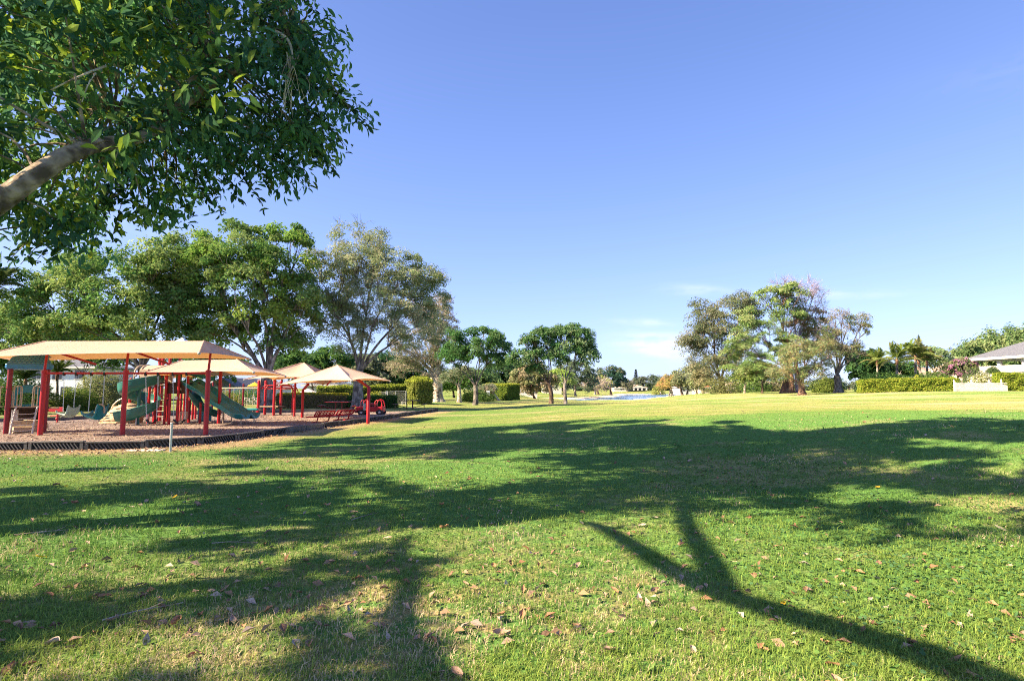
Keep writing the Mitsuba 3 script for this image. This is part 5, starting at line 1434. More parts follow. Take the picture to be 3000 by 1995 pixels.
house('tiled_house', 'low pale tiled roof right of the palm trunks', X_(2715), X_(2790), Yh - 9, Yh, 1.5, at_z(1096, Yh - 9), 'cream_wall', 'tan_tile', 1.0)
Yh = 96
house('tiled_house', 'tan hip-roofed house between the pink bush and the balcony', X_(2850), X_(2925), Yh + 2, Yh + 10, 1.5, at_z(1086, Yh), 'cream_wall', 'tan_tile', 1.9)
obj('wall', MB().box(((X_(2645) + X_(2715)) / 2 * 78 / 96, 78, at_z(1118, 78)), (3.4, .25, 1.4)), 'white_paint', tag(key_of('garden_wall'), 'low white wall top showing over the long hedge', 'wall'))

# white balcony house at the right edge: front runs away from the viewer
k = thing('balcony_house', 'white two-storey house with grey roof and pillared balcony at the right edge', 'house')
bx0, by0, by1, bz = 67.4, 62.0, 82.0, 1.5
fl2, rail, eave = at_z(1092, 79), at_z(1072, 79), at_z(1054, 79)
obj('wall', MB().box((bx0 + 6, (by0 + by1) / 2, (bz + fl2) / 2 - .3), (12, by1 - by0, fl2 - bz + .6)), 'white_paint', k)
obj('balcony_wall', MB().box((bx0 - .06, (by0 + by1) / 2, (fl2 + rail) / 2), (.2, by1 - by0, rail - fl2)), 'white_paint', k)
obj('balcony_wall', MB().box((bx0 + 1.25, by1 - .02, (fl2 + rail) / 2), (2.4, .2, rail - fl2)), 'white_paint', k)
obj('inner_wall', MB().box((bx0 + 7.2, by0 + 7.6, (fl2 + eave) / 2), (9.6, 15.2, eave - fl2)), 'white_paint', k)
for y in (by1, 78.0, 74.2, 70.4, 66.5):
    obj('pillar', MB().box((bx0 - .02, y - .2, (rail + eave) / 2), (.42, .42, eave - rail)), 'white_paint', k)
for y in (76.0, 72.2):
    wk = obj('window', MB().box((bx0 + 2.38, y, fl2 + 1.15), (.1, 1.9, 2.1)), 'white_paint', k)
    for s in (-.42, .42): obj('pane', MB().box((bx0 + 2.33, y + s, fl2 + 1.15), (.06, .72, 1.9)), 'dark_glass', wk)
rk = obj('roof', hip_roof(bx0, bx0 + 13, by0, by1, eave + .12, 3.6, .9), 'grey_roof', k)
obj('fascia', MB().box((bx0 - .93, (by0 + by1) / 2, eave + .14), (.06, by1 - by0 + 1.86, .34)).box((bx0 + 6.5, by1 + .93, eave + .14), (14.8, .06, .34)), 'white_paint', rk)
obj('ceiling', MB().box((bx0 + 6.5, (by0 + by1) / 2, eave + .04), (14.6, by1 - by0 + 1.6, .08)), 'white_paint', k)


# ------------------------------------------------------------------ picket fence, wooden gate, yard fence, wire cage
def pickets(name, label, p0, p1, h, n, mat, scallop=0, posts=(), top=.0, group=None):
    k = thing(name, label, 'fence', group)
    p0, p1 = np.array(p0, float), np.array(p1, float); u = p1 - p0; L = np.linalg.norm(u[:2]); a = math.atan2(u[1], u[0])
    for z in (.28, .80):
        obj('rail', MB().box((p0 + p1) / 2 + [0, .03, h * z], (L, .04, .08), rz=a), mat, k)
    w = L / n
    for i in range(n):
        t = (i + .5) / n; hh = h
        if scallop: hh = h * (1 - .26 * math.sin(PI * ((t * scallop) % 1.0)))
        if p0[0] > 0 and t > .88: hh *= 1 - 3.6 * (t - .88)
        c = p0 + u * t; m = MB()
        P = np.array([(-w * .3, -.012, 0), (w * .3, -.012, 0), (w * .3, -.012, hh - .06), (0, -.012, hh), (-w * .3, -.012, hh - .06)])
        Q = P + [0, .024, 0]; v = np.vstack([P, Q]); v = np.stack([v[:, 0] * math.cos(a) - v[:, 1] * math.sin(a), v[:, 0] * math.sin(a) + v[:, 1] * math.cos(a), v[:, 2]], 1) + c
        j = np.arange(5); q = (j + 1) % 5
        f = np.vstack([[[0, 1, 2], [0, 2, 3], [0, 3, 4], [5, 7, 6], [5, 8, 7], [5, 9, 8]], np.stack([j, j + 5, q + 5], 1), np.stack([j, q + 5, q], 1)])
        obj('picket', (v, f), mat, k)
    for t in posts:
        obj('post', MB().box(p0 + u * t + [0, .09, h * .56], (.12, .12, h * 1.16), rz=a, ch=.01).sphere(p0 + u * t + [0, .09, h * 1.16], .07, 1), mat, k)
    return k


pickets('picket_fence', 'white scalloped picket fence between the two clipped hedges on the right', ground_at(2798, 69), ground_at(2953, 68), 1.18, 54, 'white_paint', 3, (.0, .333, .667, .9))
pickets('wooden_fence', 'weathered grey wooden board fence before the pale blue house', ground_at(153, 46.5), ground_at(200, 46.8), .62, 14, 'grey_wall', 0, (0, .53, 1))
pickets('yard_fence', 'white panel fence of the far yard behind the overhead beam', ground_at(684, 66), ground_at(772, 66), .95, 18, 'white_paint', 3, (0, .33, .66, 1))
k = thing('wire_cage', 'galvanised wire-mesh enclosure in front of the tall back hedge', 'wire enclosure')
YG = 58.5
for px in (1109, 1131, 1135, 1158, 1189):
    g = ground_at(px, YG); obj('post', MB().tube([g, g + [0, 0, 1.42]], .035 if px not in (1131, 1135) else .06, 8), 'galvanised', k, smooth=40)
m = MB(); a, b = ground_at(1109, YG), ground_at(1189, YG)
for z in (.05, 1.36): m.tube([a + [0, 0, z], b + [0, 0, z]], .02, 5)
obj('rail', m, 'galvanised', k)
m = MB(); Lc = b[0] - a[0]
for i in range(-10, int(Lc / .16)):
    for s in (1, -1):
        x0 = i * .16; x1 = x0 + 1.3
        t0, t1 = max(0, -x0 / 1.3), min(1, (Lc - x0) / 1.3)
        if t1 <= t0: continue
        z = lambda t: .06 + 1.28 * (t if s > 0 else 1 - t)
        m.tube([a + [x0 + 1.3 * t0, 0, z(t0)], a + [x0 + 1.3 * t1, 0, z(t1)]], .006, 3, False)
tag(obj('wire_mesh', m, 'galvanised', k), kind='stuff')
k = thing('water_spigot', 'white pipe spigot standing before the wire cage', 'water pipe')
g = ground_at(1178, 57)
obj('pipe', MB().tube([g, g + [0, 0, .42], g + [.16, 0, .5]], .03, 6).tube([g + [-.1, 0, .28], g + [.36, 0, .26]], .022, 6).tube([g + [.34, 0, 0], g + [.34, 0, .26]], .022, 6), 'white_paint', k)
k = thing('garden_cart', 'pale grey box on a stand under the leaning tree', 'box')
g = ground_at(1430, 80); obj('box', MB().box(g + [0, 0, 1.1], (.5, .4, .62), ch=.04), 'pale_blue_wall', k); obj('stand', MB().tube([g, g + [0, 0, .8]], .06, 6), 'galvanised', k)


# patio umbrellas
def umbrella(label, px, Y, py_top, mat, open_, r=1.3):
    k = thing('patio_umbrella', label, 'umbrella'); g = ground_at(px, Y); t = at_z(py_top, Y)
    obj('pole', MB().tube([g, [g[0], Y, t]], .03, 6), 'grey_metal', k)
    if open_:
        a = np.arange(9) / 8 * 2 * PI; v = [[g[0], Y, t]] + [[g[0] + r * math.cos(q), Y + r * math.sin(q), t - .55] for q in a[:-1]] + [[g[0], Y, t - .06]]
        i = np.arange(8); f = np.vstack([np.stack([i * 0, i + 1, (i + 1) % 8 + 1], 1), np.stack([i * 0 + 9, (i + 1) % 8 + 1, i + 1], 1)])
        obj('canopy', (np.array(v), f), mat, k)
    else:
        m = MB().tube([[g[0], Y, t - 1.0], [g[0], Y, t - .85], [g[0], Y, t - .4], [g[0], Y, t - .02]], [.06, .20, .13, .03], 9); obj('canopy', m, mat, k)


umbrella('closed turquoise umbrella, left of two behind the white yard fence', 717, 70, 1146, 'aqua_cloth', False)
umbrella('closed turquoise umbrella, right of two behind the white yard fence', 747, 70, 1146, 'aqua_cloth', False)
umbrella('open yellow umbrella above the turquoise ones', 744, 78, 1119, 'yellow_plastic', True, 1.0)
umbrella('open white umbrella behind the brown hedge', 902, 66, 1138, 'white_paint', True, 1.3)

# person at the lake: one continuous body, clothing as children
import manifold3d


def body(joints, bones, cell=.05):
    parts = []
    for a, b in bones:
        (p, r), (q, s) = joints[a], joints[b]
        S = lambda c, t: manifold3d.Manifold.sphere(t, 12).translate(tuple(map(float, c)))
        parts.append(manifold3d.Manifold.batch_hull([S(p, r), S(q, s)]))
    m = manifold3d.Manifold.batch_boolean(parts, manifold3d.OpType.Add).refine_to_length(cell)
    me = m.to_mesh(); t = trimesh.Trimesh(me.vert_properties[:, :3], me.tri_verts)
    return trimesh.smoothing.filter_taubin(t, iterations=6)


gp = ground_at(1935, 338); gp[2] = max(gp[2], LAKE_Z + .02)
J = {'head': ((0, 0, 1.58), .105), 'neck': ((0, .01, 1.42), .06), 'chest': ((0, 0, 1.22), .17), 'hip': ((0, 0, .92), .155), 'sl': ((-.19, 0, 1.33), .07), 'sr': ((.19, 0, 1.33), .07), 'el': ((-.27, .02, 1.05), .05), 'er': ((.27, -.06, 1.05), .05),
     'hl': ((-.25, -.12, .82), .045), 'hr': ((.22, -.24, .92), .045), 'kl': ((-.11, -.02, .50), .075), 'kr': ((.12, -.03, .50), .075), 'fl': ((-.12, .02, .09), .055), 'fr': ((.14, .0, .09), .055), 'tl': ((-.13, -.14, .04), .04), 'tr': ((.16, -.15, .04), .04)}
k = thing('person', 'person in white top and dark trousers standing at the far edge of the lake', 'person')
tw = {'to_world': T().translate(gp.tolist())}
obj('body', body(J, [('head', 'neck'), ('neck', 'chest'), ('chest', 'hip'), ('chest', 'sl'), ('chest', 'sr'), ('sl', 'el'), ('sr', 'er'), ('el', 'hl'), ('er', 'hr'), ('hip', 'kl'), ('hip', 'kr'), ('kl', 'fl'), ('kr', 'fr'), ('fl', 'tl'), ('fr', 'tr')]), 'skin_mat', k, smooth=True, **tw)
J2 = {a: (p, r + .03) for a, (p, r) in J.items()}
obj('shirt', body({**J2, 'neck': ((0, .01, 1.36), .08)}, [('neck', 'chest'), ('chest', 'hip'), ('chest', 'sl'), ('chest', 'sr'), ('sl', 'el'), ('sr', 'er')]), 'white_paint', k, smooth=True, **tw)
J3 = {a: (p, r + .045) for a, (p, r) in J.items()}
obj('trousers', body({**J3, 'hip': ((0, 0, .88), .175)}, [('hip', 'kl'), ('hip', 'kr'), ('kl', 'fl'), ('kr', 'fr')]), 'navy_cloth', k, smooth=True, **tw)
obj('hair', body({'a': ((0, .02, 1.62), .11), 'b': ((0, .05, 1.58), .10)}, [('a', 'b')]), 'dark_deck', k, smooth=True, **tw)
# ------------------------------------------------------------------ great overhanging fig tree at the upper left
rng = np.random.default_rng(2024)
fig = thing('overhanging_fig', 'huge fig tree with glossy dark leaves hanging over the lawn from the upper left', 'tree')
S7 = lambda px, py, Y, rx, ry, w=1.0: (at(px, py, Y), np.array([rx, (rx + ry) * .55, ry]) * Y / FOC, w)
LOW = [S7(250, 160, 7.4, 420, 330), S7(640, 200, 8.2, 330, 300), S7(860, 300, 8.8, 150, 190), S7(850, 90, 8.6, 130, 170), S7(140, 480, 7.0, 270, 240), S7(430, 440, 8.0, 230, 130), S7(150, 660, 7.6, 190, 90),
       S7(20, 600, 6.6, 110, 170), S7(700, 430, 8.6, 140, 110), S7(-200, 300, 6.6, 240, 420), S7(420, -150, 8.4, 520, 260), S7(940, 330, 9.0, 110, 130), S7(880, 450, 9.0, 110, 80), S7(330, 620, 8.2, 170, 60), S7(560, 560, 8.5, 150, 60), S7(760, 520, 8.8, 90, 60)]
HIGH = [(np.array([-3.6, 5.6, 11.4]), np.array([8.0, 5.8, 1.7]), 1.35), (np.array([-15.5, 1.5, 7.4]), np.array([5.0, 6.0, 1.8]), 1.0), (np.array([-8.2, 11.5, 11.5]), np.array([3.2, 2.2, .9]), 1.6), (np.array([-17, 6.5, 8.5]), np.array([4, 4, 1.8]), .35), (np.array([-13.5, -2.0, 7.5]), np.array([4, 3, 1.4]), .4), (np.array([-12, 14, 11.0]), np.array([5.0, 3.6, 2.2]), 1.1), (np.array([-17, 13.5, 10.5]), np.array([4, 4, 2.2]), .8), (np.array([-10.5, 10.5, 10.6]), np.array([4.5, 3.2, 1.8]), 1.1), (np.array([1.4, 8.6, 12.2]), np.array([4.4, 2.8, .8]), 1.6), (np.array([-3, 9.6, 12.2]), np.array([5, 2.2, .8]), 1.4), (np.array([5.5, 6.0, 12.0]), np.array([4.5, 3.2, .9]), 1.4), (np.array([0, 4.0, 11.0]), np.array([5, 3, 1.2]), 1.0)]
Pl, Ol = sample_clumps(rng, LOW, 330)
Ph, Oh = sample_clumps(rng, HIGH, 640)


def hidden_above(P):
    """keeps the high crown a roof of leaves well over the lawn"""
    return P[:, 2] > 2.6 + .76 * np.maximum(P[:, 1], 0)


okh = hidden_above(Ph - [0, 0, .8]) | ((Ph[:, 0] < -.58 * Ph[:, 1]) & (Ph[:, 2] > 2 + .53 * Ph[:, 1])) | (Ph[:, 0] < -1.02 * np.maximum(Ph[:, 1], 0) - 1)
Ph, Oh = Ph[okh], Oh[okh]
la = np.vstack([np.linspace(at(-330, 800, 6.3), at(0, 628, 5.9), 8), np.linspace(at(0, 628, 5.9), at(205, 455, 6.2), 8)])
dl = np.linalg.norm(np.cross((Pl[:, None] - la[None]), nrm(la)[None]), axis=-1)
front_ = ((Pl[:, None] * nrm(la)[None]).sum(-1) < np.linalg.norm(la, axis=-1)[None] + .25) & (dl < .75)
okl = (Pl[:, 2] > 2.2) & ~front_.any(1)
Pl, Ol = Pl[okl], Ol[okl]
FIGC = [(.044, .108, .042), (.060, .132, .044), (.085, .158, .046), (.13, .20, .046), (.036, .088, .048), (.054, .12, .066)]
SUNNY = [(.22, .33, .04), (.34, .40, .05)]  # backlit glow put into the leaf colour
# trunks and limbs
t1, t2 = np.array([-10.2, 5.8, 0.0]), np.array([-4.2, -1.6, 0.0])
for b, c, r in ((t1, t1 + [.6, .1, 1.7], .42), (t2, t2 + [.1, .2, 3.1], .38)):
    obj('trunk', trunk_mesh(rng, b, c, r, 1.6, fluted=.18), 'fig_bark', fig, smooth=50)
limb = lambda pts, r0, r1: obj('limb', MB().tube(spline(pts, 20), np.linspace(r0, r1, 20), 14), 'fig_bark', fig, smooth=50)
A = [t1 + [.5, .1, 1.5], at(-330, 800, 6.3), at(0, 590, 5.9), at(110, 510, 6.0), at(205, 450, 6.3), at(420, 400, 7.4), at(560, 300, 8.2)]
limb(A, .20, .05)
limb([t1 + [.5, .1, 1.6], t1 + [.2, .5, 4.2], t1 + [1.5, 1.2, 7.0], t1 + [4, .8, 9.6]], .26, .08)
Lm = [t2 + [.05, .1, 2.9], np.array([-3.6, 1.25, 5.0]), np.array([-4.59, 2.1, 5.3]), np.array([-5.38, 2.72, 5.5]), np.array([-6.5, 4.2, 6.0]), np.array([-8.1, 4.55, 7.0])]
limb(Lm, .19, .07)
limb([np.array([-5.3, 2.65, 5.48]), np.array([-6.5, 3.45, 6.6]), np.array([-8.3, 4.3, 8.2]), np.array([-9.7, 5.2, 9.6])], .12, .08)
limb([t2 + [.05, .1, 2.8], np.array([-6.6, 1.1, 4.9]), np.array([-7.4, 1.9, 5.1]), np.array([-7.65, 2.86, 5.2]), np.array([-8.4, 3.4, 5.6]), np.array([-10.4, 3.9, 7.0])], .14, .05)
nodes = np.vstack([spline(A, 12)[5:], np.array([at(330, 330, 7.5), at(640, 180, 8.2), at(850, 110, 8.7)])])
m = MB()
for n_ in nodes[-3:]:
    m.tube(bez(at(420, 400, 7.6), (at(420, 400, 7.6) + n_) / 2 + [0, 0, .2], n_, 6), np.linspace(.08, .045, 6), 7)
for p in Pl:
    d = np.linalg.norm(nodes - p, axis=1); q = nodes[np.argmin(d)]
    if d.min() > 1.7: continue
    m.tube(bez(q, (p + q) / 2 + rng.normal(size=3) * .22 + [0, 0, .2], p, 5), np.linspace(min(.028, .008 + .01 * d.min()), .005, 5), 5, False)
obj('branches', m, 'fig_bark', fig, smooth=50)
m = limbs(rng, Ph, np.array([-9.6, 5.2, 9.4]), .12, 9, twig=.012)
obj('branches', m, 'fig_bark', fig, smooth=50)
# pale hanging dead twigs
m = MB(); c0_ = at(858, 175, 7.9)
for i in range(15):
    e = c0_ + np.array([rng.uniform(-.16, .16), rng.uniform(-.1, .1), -rng.uniform(.35, 1.05)])
    p = spline([c0_ + rng.normal(size=3) * .05, (c0_ + e) / 2 + rng.normal(size=3) * .07, e], 7); m.tube(p, np.linspace(.008, .003, 7), 4, False)
m.tube(spline([at(800, 90, 8.3), at(850, 130, 8.0), c0_], 8), np.linspace(.03, .012, 8), 6)
tag(obj('dead_twigs', m, 'bark_pale', fig, smooth=50), 'bundle of pale bare twigs hanging in the crown', kind='stuff'); m = MB()
m.tube(spline([at(140, 270, 6.3), at(220, 230, 6.3), at(310, 195, 6.6)], 8), np.linspace(.008, .014, 8), 5); m.tube(spline([at(240, 300, 6.3), at(262, 240, 6.3), at(280, 215, 6.4)], 8), np.linspace(.006, .011, 8), 5)
obj('bare_twig', m, 'bark_pale', fig, smooth=50)
# foliage: the nearest 300 leaves are parts, the others one mass
nl = 19500
ml = foliage(rng, Pl, Ol, .42, nl, .15, .058, FIGC, flat=.75, jit=.2, droop=.85, rows=2, up=.55)
# pendulous sprays at the rim
rim = [(1085, 375, 9.1), (1060, 355, 9), (1015, 430, 9), (1000, 300, 9), (980, 500, 9.1), (930, 470, 9), (905, 545, 9.1), (845, 500, 9), (800, 560, 9), (770, 600, 9), (740, 545, 8.8), (640, 600, 8.7), (600, 585, 8.6), (560, 640, 8.7), (500, 610, 8.6), (460, 660, 8.4), (400, 640, 8.3), (330, 690, 8.1), (280, 700, 8), (200, 720, 7.8), (160, 745, 7.7), (110, 760, 7.6), (60, 775, 7.4), (20, 770, 7.2), (950, 190, 8.9), (940, 60, 8.8), (975, 240, 9), (930, 120, 8.8), (700, 590, 8.8), (250, 650, 8), (380, 585, 8.2), (520, 560, 8.5)]
sp = MB()
rl = []
for px, py, Y in rim:
    tip = at(px, py, Y); c = np.array([at(430, 250, 8.0)[0], 8.0, tip[2] + 1.0])
    rootp = tip + nrm(c - tip) * rng.uniform(.9, 1.3) + [0, 0, .25]
    p = spline([rootp, (rootp + tip) / 2 + [0, 0, .16], tip], 12); sp.tube(p, np.linspace(.012, .004, 12), 4, False)
    for q in range(11, -1, -1):
        for s in range(3):
            rl.append((p[q] + rng.normal(size=3) * .03, rng.normal(size=3) * .6 + [0, -.2, .6], nrm(tip - rootp) * .5 + rng.normal(size=3) * .55 - [0, 0, .55]))
obj('branches', sp, 'fig_bark', fig, smooth=50)
RP, RN, RA = (np.array(x) for x in zip(*rl))
sc = rng.uniform(.75, 1.2, len(RP))
v, f, q = leaf_quads(RP + nrm(RA) * .06, RN, RA, .15 * sc, .06 * sc, rows=2, tip=.15)
ml.add(v, f, np.repeat(np.array(FIGC)[rng.integers(0, len(FIGC), len(RP))] * rng.uniform(.8, 1.2, (len(RP), 1)), q, 0))
# yellow-green leaves on the sunward clumps, backlight painted into their colour
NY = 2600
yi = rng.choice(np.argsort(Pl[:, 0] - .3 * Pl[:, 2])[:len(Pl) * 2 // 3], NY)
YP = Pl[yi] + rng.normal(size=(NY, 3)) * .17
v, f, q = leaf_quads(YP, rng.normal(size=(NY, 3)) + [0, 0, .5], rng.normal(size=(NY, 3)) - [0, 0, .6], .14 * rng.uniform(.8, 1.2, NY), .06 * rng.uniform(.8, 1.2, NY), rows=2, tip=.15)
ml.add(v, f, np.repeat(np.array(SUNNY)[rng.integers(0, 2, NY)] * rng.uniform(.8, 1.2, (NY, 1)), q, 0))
tag(obj('foliage', ml, 'gloss_leaf_mat', fig), kind='stuff')
tag(obj('foliage', foliage(rng, Ph, Oh, .72, 60000, .34, .19, FIGC, flat=.5, droop=.4), 'gloss_leaf_mat', fig), kind='stuff')
LV = []
for i in range(6):
    col = (FIGC + SUNNY)[i if i < 5 else 6]
    v, f, q = leaf_quads(np.zeros((1, 3)), np.array([[0, 0, 1.0]]), np.array([[1.0, 0, 0]]), np.array([.17 + .008 * i]), np.array([.074 + .004 * (i % 3)]), rows=2, tip=.08 + .05 * (i % 4), fold=.12 + .06 * (i % 3))
    cc = np.tile(np.array(col), (q, 1)); cc[6] = cc[6] * 1.25
    LV.append(mikit.ply((v, f), 'gloss_leaf_mat', smooth=False, color=cc))
cand = []
while len(cand) < 300:
    px, py = rng.uniform(0, 760), rng.uniform(0, 620)
    if py > 640 - .35 * px or (py > 400 and px < 215): continue
    cand.append(at(px, py, rng.uniform(5.6, 7.0)))
for i, p in enumerate(cand):
    n_ = nrm(rng.normal(size=3) * .6 + [0, -.25, .7]); a_ = nrm(rng.normal(size=3) * .7 + [0, 0, -.7]); a_ = nrm(a_ - n_ * (a_ @ n_)); s_ = np.cross(n_, a_)
    M_ = np.eye(4); M_[:3, 0], M_[:3, 1], M_[:3, 2], M_[:3, 3] = a_, s_, n_, p
    again('leaf', fig, LV[int(rng.integers(0, 6)) if rng.random() < .5 else int(rng.integers(0, 5))], T(M_))

# ------------------------------------------------------------------ grass blades of the near lawn
rng = np.random.default_rng(77)


def blades(X0, Y0, hgt, wid, cols, bend=.6):
    n = len(X0); z = H(X0, Y0)
    a = rng.uniform(0, 2 * PI, n); d = np.stack([np.cos(a), np.sin(a), np.zeros(n)], 1)
    sd = np.stack([-np.sin(a + rng.normal(size=n) * .5), np.cos(a), np.zeros(n)], 1)
    p0 = np.column_stack([X0, Y0, z - .01]); b = rng.uniform(.15, 1.0, n) * bend
    h_, w_ = hgt[:, None], wid[:, None]
    p1 = p0 + [0, 0, 1] * h_ * .55 + d * h_ * (b * .25)[:, None]
    p2 = p0 + [0, 0, 1] * h_ * (1 - .35 * b)[:, None] + d * h_ * b[:, None]
    v = np.stack([p0 - sd * w_ * .5, p0 + sd * w_ * .5, p1 - sd * w_ * .42, p1 + sd * w_ * .42, p2], 1).reshape(-1, 3)
    i = np.arange(n)[:, None] * 5
    f = np.concatenate([i + [0, 1, 3], i + [0, 3, 2], i + [2, 3, 4]])
    return v, f, np.repeat(cols, 5, 0)


def wedge(n, y0, y1, side=1.1):
    u = rng.random(n); Y = 1 / (1 / y0 + u * (1 / y1 - 1 / y0))
    return rng.uniform(-side, side, n) * (Y + .6), Y


n = 270000
bx_, by_ = wedge(n // 5, 2.9, 26)
sp_ = .022 * np.maximum(1, (np.repeat(by_, 5) / 6.5) ** 3)
bx_, by_ = (np.repeat(q, 5) + rng.normal(size=n) * sp_ for q in (bx_, by_))
by_ = np.maximum(by_, 2.7)
d_, in_ = seg_dist(np.stack([bx_, by_], 1), YARD)
fx = lambda s, o, sd_: meshkit.fbm(np.stack([bx_ / s + o, by_ / s, bx_ * 0], 1), 3, sd_)
big, mid, fine = fx(5, 0, 31), fx(1.4, 3, 32), fx(.35, 9, 33)
worn = np.exp(-((bx_ + .6) / 2.6) ** 2 - ((by_ - 4.4) / 2.4) ** 2)
strip = np.clip((2.4 - d_) / 1.6, 0, 1) * (bx_ < -3)
keep = (~in_) & (d_ > .2) & (rng.random(n) < np.clip((22 - by_) / 7, 0, 1)) & (rng.random(n) < 1 - .8 * strip) & (rng.random(n) < 1 - .55 * worn * (mid > .42))
bx_, by_, big, mid, fine, worn, strip = (q[keep] for q in (bx_, by_, big, mid, fine, worn, strip))
n = len(bx_)
dry = np.clip(.10 * np.clip((8 - by_) / 3, 0, 1) - .04 + 1.9 * (mid - .52) + .75 * worn * (.4 + fine) + .8 * strip + .25 * (fine - .5), 0, .92)
isdry = rng.random(n) < dry
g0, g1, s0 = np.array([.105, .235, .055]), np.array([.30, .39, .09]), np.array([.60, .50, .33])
mixv = np.clip(big * 1.2 - .30 + .45 * np.clip((5.5 - by_) / 3, 0, 1) + rng.normal(size=n) * .2, 0, 1)[:, None]  # lush share of the blades, partly the bluish shade tone put into colour
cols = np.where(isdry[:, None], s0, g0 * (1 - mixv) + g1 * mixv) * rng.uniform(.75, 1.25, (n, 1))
hgt = rng.uniform(.03, .075, n) * np.clip(1.25 - by_ / 30, .6, 1) * (1 + .9 * (mid - .4)) * np.where(isdry, .7, 1) * (1 + .02 * by_)
tall = rng.random(n) < .035; hgt[tall] *= 1.8
wid = rng.uniform(.0035, .0075, n) * np.maximum(1, by_ / 5.5)
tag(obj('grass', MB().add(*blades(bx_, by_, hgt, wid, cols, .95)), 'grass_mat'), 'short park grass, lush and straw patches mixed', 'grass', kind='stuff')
# broadleaf ground cover on the right
n = 70000
wx, wy = wedge(n, 3.2, 15)
q_ = meshkit.fbm(np.stack([wx / 2.6, wy / 2.6, wx * 0], 1), 3, 41); zone = np.clip((wx - .06 * wy - .5) / 3.0, 0, 1) * np.clip((wy - 3.4) / 2.5, .12, 1)
keep = rng.random(n) < zone * np.clip((q_ - .36) * 5, 0, 1)
wx, wy = wx[keep], wy[keep]; n = len(wx)
c = np.column_stack([wx, wy, H(wx, wy) + rng.uniform(.012, .05, n)]); r = rng.uniform(.009, .02, n) * np.maximum(1, wy / 8)
N = rng.normal(size=(n, 3)) * .32 + [0, 0, 1]; N = nrm(N); A = nrm(np.cross(N, rng.normal(size=(n, 3)))); S_ = np.cross(N, A)
ang = np.arange(6) * PI / 3
v = np.concatenate([(c[:, None] + r[:, None, None] * (A[:, None] * np.cos(ang)[None, :, None] + S_[:, None] * np.sin(ang)[None, :, None]))], 1).reshape(-1, 3)
i = np.arange(n)[:, None] * 6
f = np.concatenate([i + [0, 1, 2], i + [0, 2, 3], i + [0, 3, 4], i + [0, 4, 5]])
cc = np.array([(.09, .19, .05), (.12, .22, .055), (.075, .165, .07)])[rng.integers(0, 3, n)] * rng.uniform(.8, 1.25, (n, 1))
tag(obj('ground_cover', MB().add(v, f, np.repeat(cc, 6, 0)), 'weed_mat'), 'small round glossy weed leaves in the shade on the right', 'ground cover', kind='stuff')

# ------------------------------------------------------------------ fallen leaves
BROWNS = [(.28, .18, .12), (.36, .25, .18), (.20, .125, .085), (.40, .29, .22), (.31, .17, .10), (.38, .31, .26)]


def fallen(L, W, col, curl, seed):
    r_ = np.random.default_rng(seed); nu, nv = 7, 4
    u, w = np.meshgrid(np.linspace(0, 1, nu), np.linspace(-1, 1, nv), indexing='ij')
    ww = W / 2 * np.sin(np.clip(u * .97 + .02, 0, 1) * PI) ** .75
    x, y = (u - .5) * L, w * ww
    z = curl * (np.abs(w) ** 1.5) * W * .5 + curl * .3 * L * (u - .5) ** 2 * (1 if seed % 2 else -.6) + r_.normal(size=u.shape) * .003
    tw = (u - .5) * r_.uniform(-.8, .8); y, z = y * np.cos(tw) - z * np.sin(tw), y * np.sin(tw) + z * np.cos(tw)
    c = np.tile(np.array(col), (nu * nv, 1)) * r_.uniform(.85, 1.15, (nu * nv, 1))
    v = np.stack([x.ravel(), y.ravel(), z.ravel() + .008], 1); f = grid_faces(nu, nv)
    pet, pf = tube([(-L * .5, 0, .006), (-L * .72, .004, .01)], .0016, 4); c = np.vstack([c, np.tile(np.array(col) * .7, (len(pet), 1))])
    return np.vstack([v, pet]), np.vstack([f[:, [0, 1, 2]], f[:, [0, 2, 3]], pf + len(v)]), c


FL = {}
for i, col in enumerate(BROWNS):
    for j in (0, 1): FL[('b', i * 2 + j)] = mikit.ply(fallen(.13 + .02 * j, .062 + .008 * (i % 3), col, .25 + .35 * ((i + j) % 3), i * 2 + j)[:2], 'litter_mat', smooth=True, color=fallen(.13 + .02 * j, .062 + .008 * (i % 3), col, .25 + .35 * ((i + j) % 3), i * 2 + j)[2])
for nm, col in (('y', (.72, .46, .03)), ('g', (.12, .20, .06)), ('p', (.55, .50, .30))):
    q = fallen(.15, .065, col, .3, 31); FL[(nm, 0)] = mikit.ply(q[:2], 'litter_mat', smooth=True, color=q[2])


def drop(kind, x, y, s, label, group=None):
    k = thing('fallen_leaf', label, 'leaf', group)
    e = .01
    nx, ny = (H(x - .08, y) - H(x + .08, y)) / .16, (H(x, y - .08) - H(x, y + .08)) / .16
    scene[k] = {**FL[kind], 'to_world': T().translate([x, y, H(x, y) + .014]).rotate([1, 0, 0], float(rng.normal() * 16 - math.degrees(ny))).rotate([0, 1, 0], float(rng.normal() * 16 + math.degrees(nx))).rotate([0, 0, 1], float(rng.uniform(0, 360))).scale(s)}


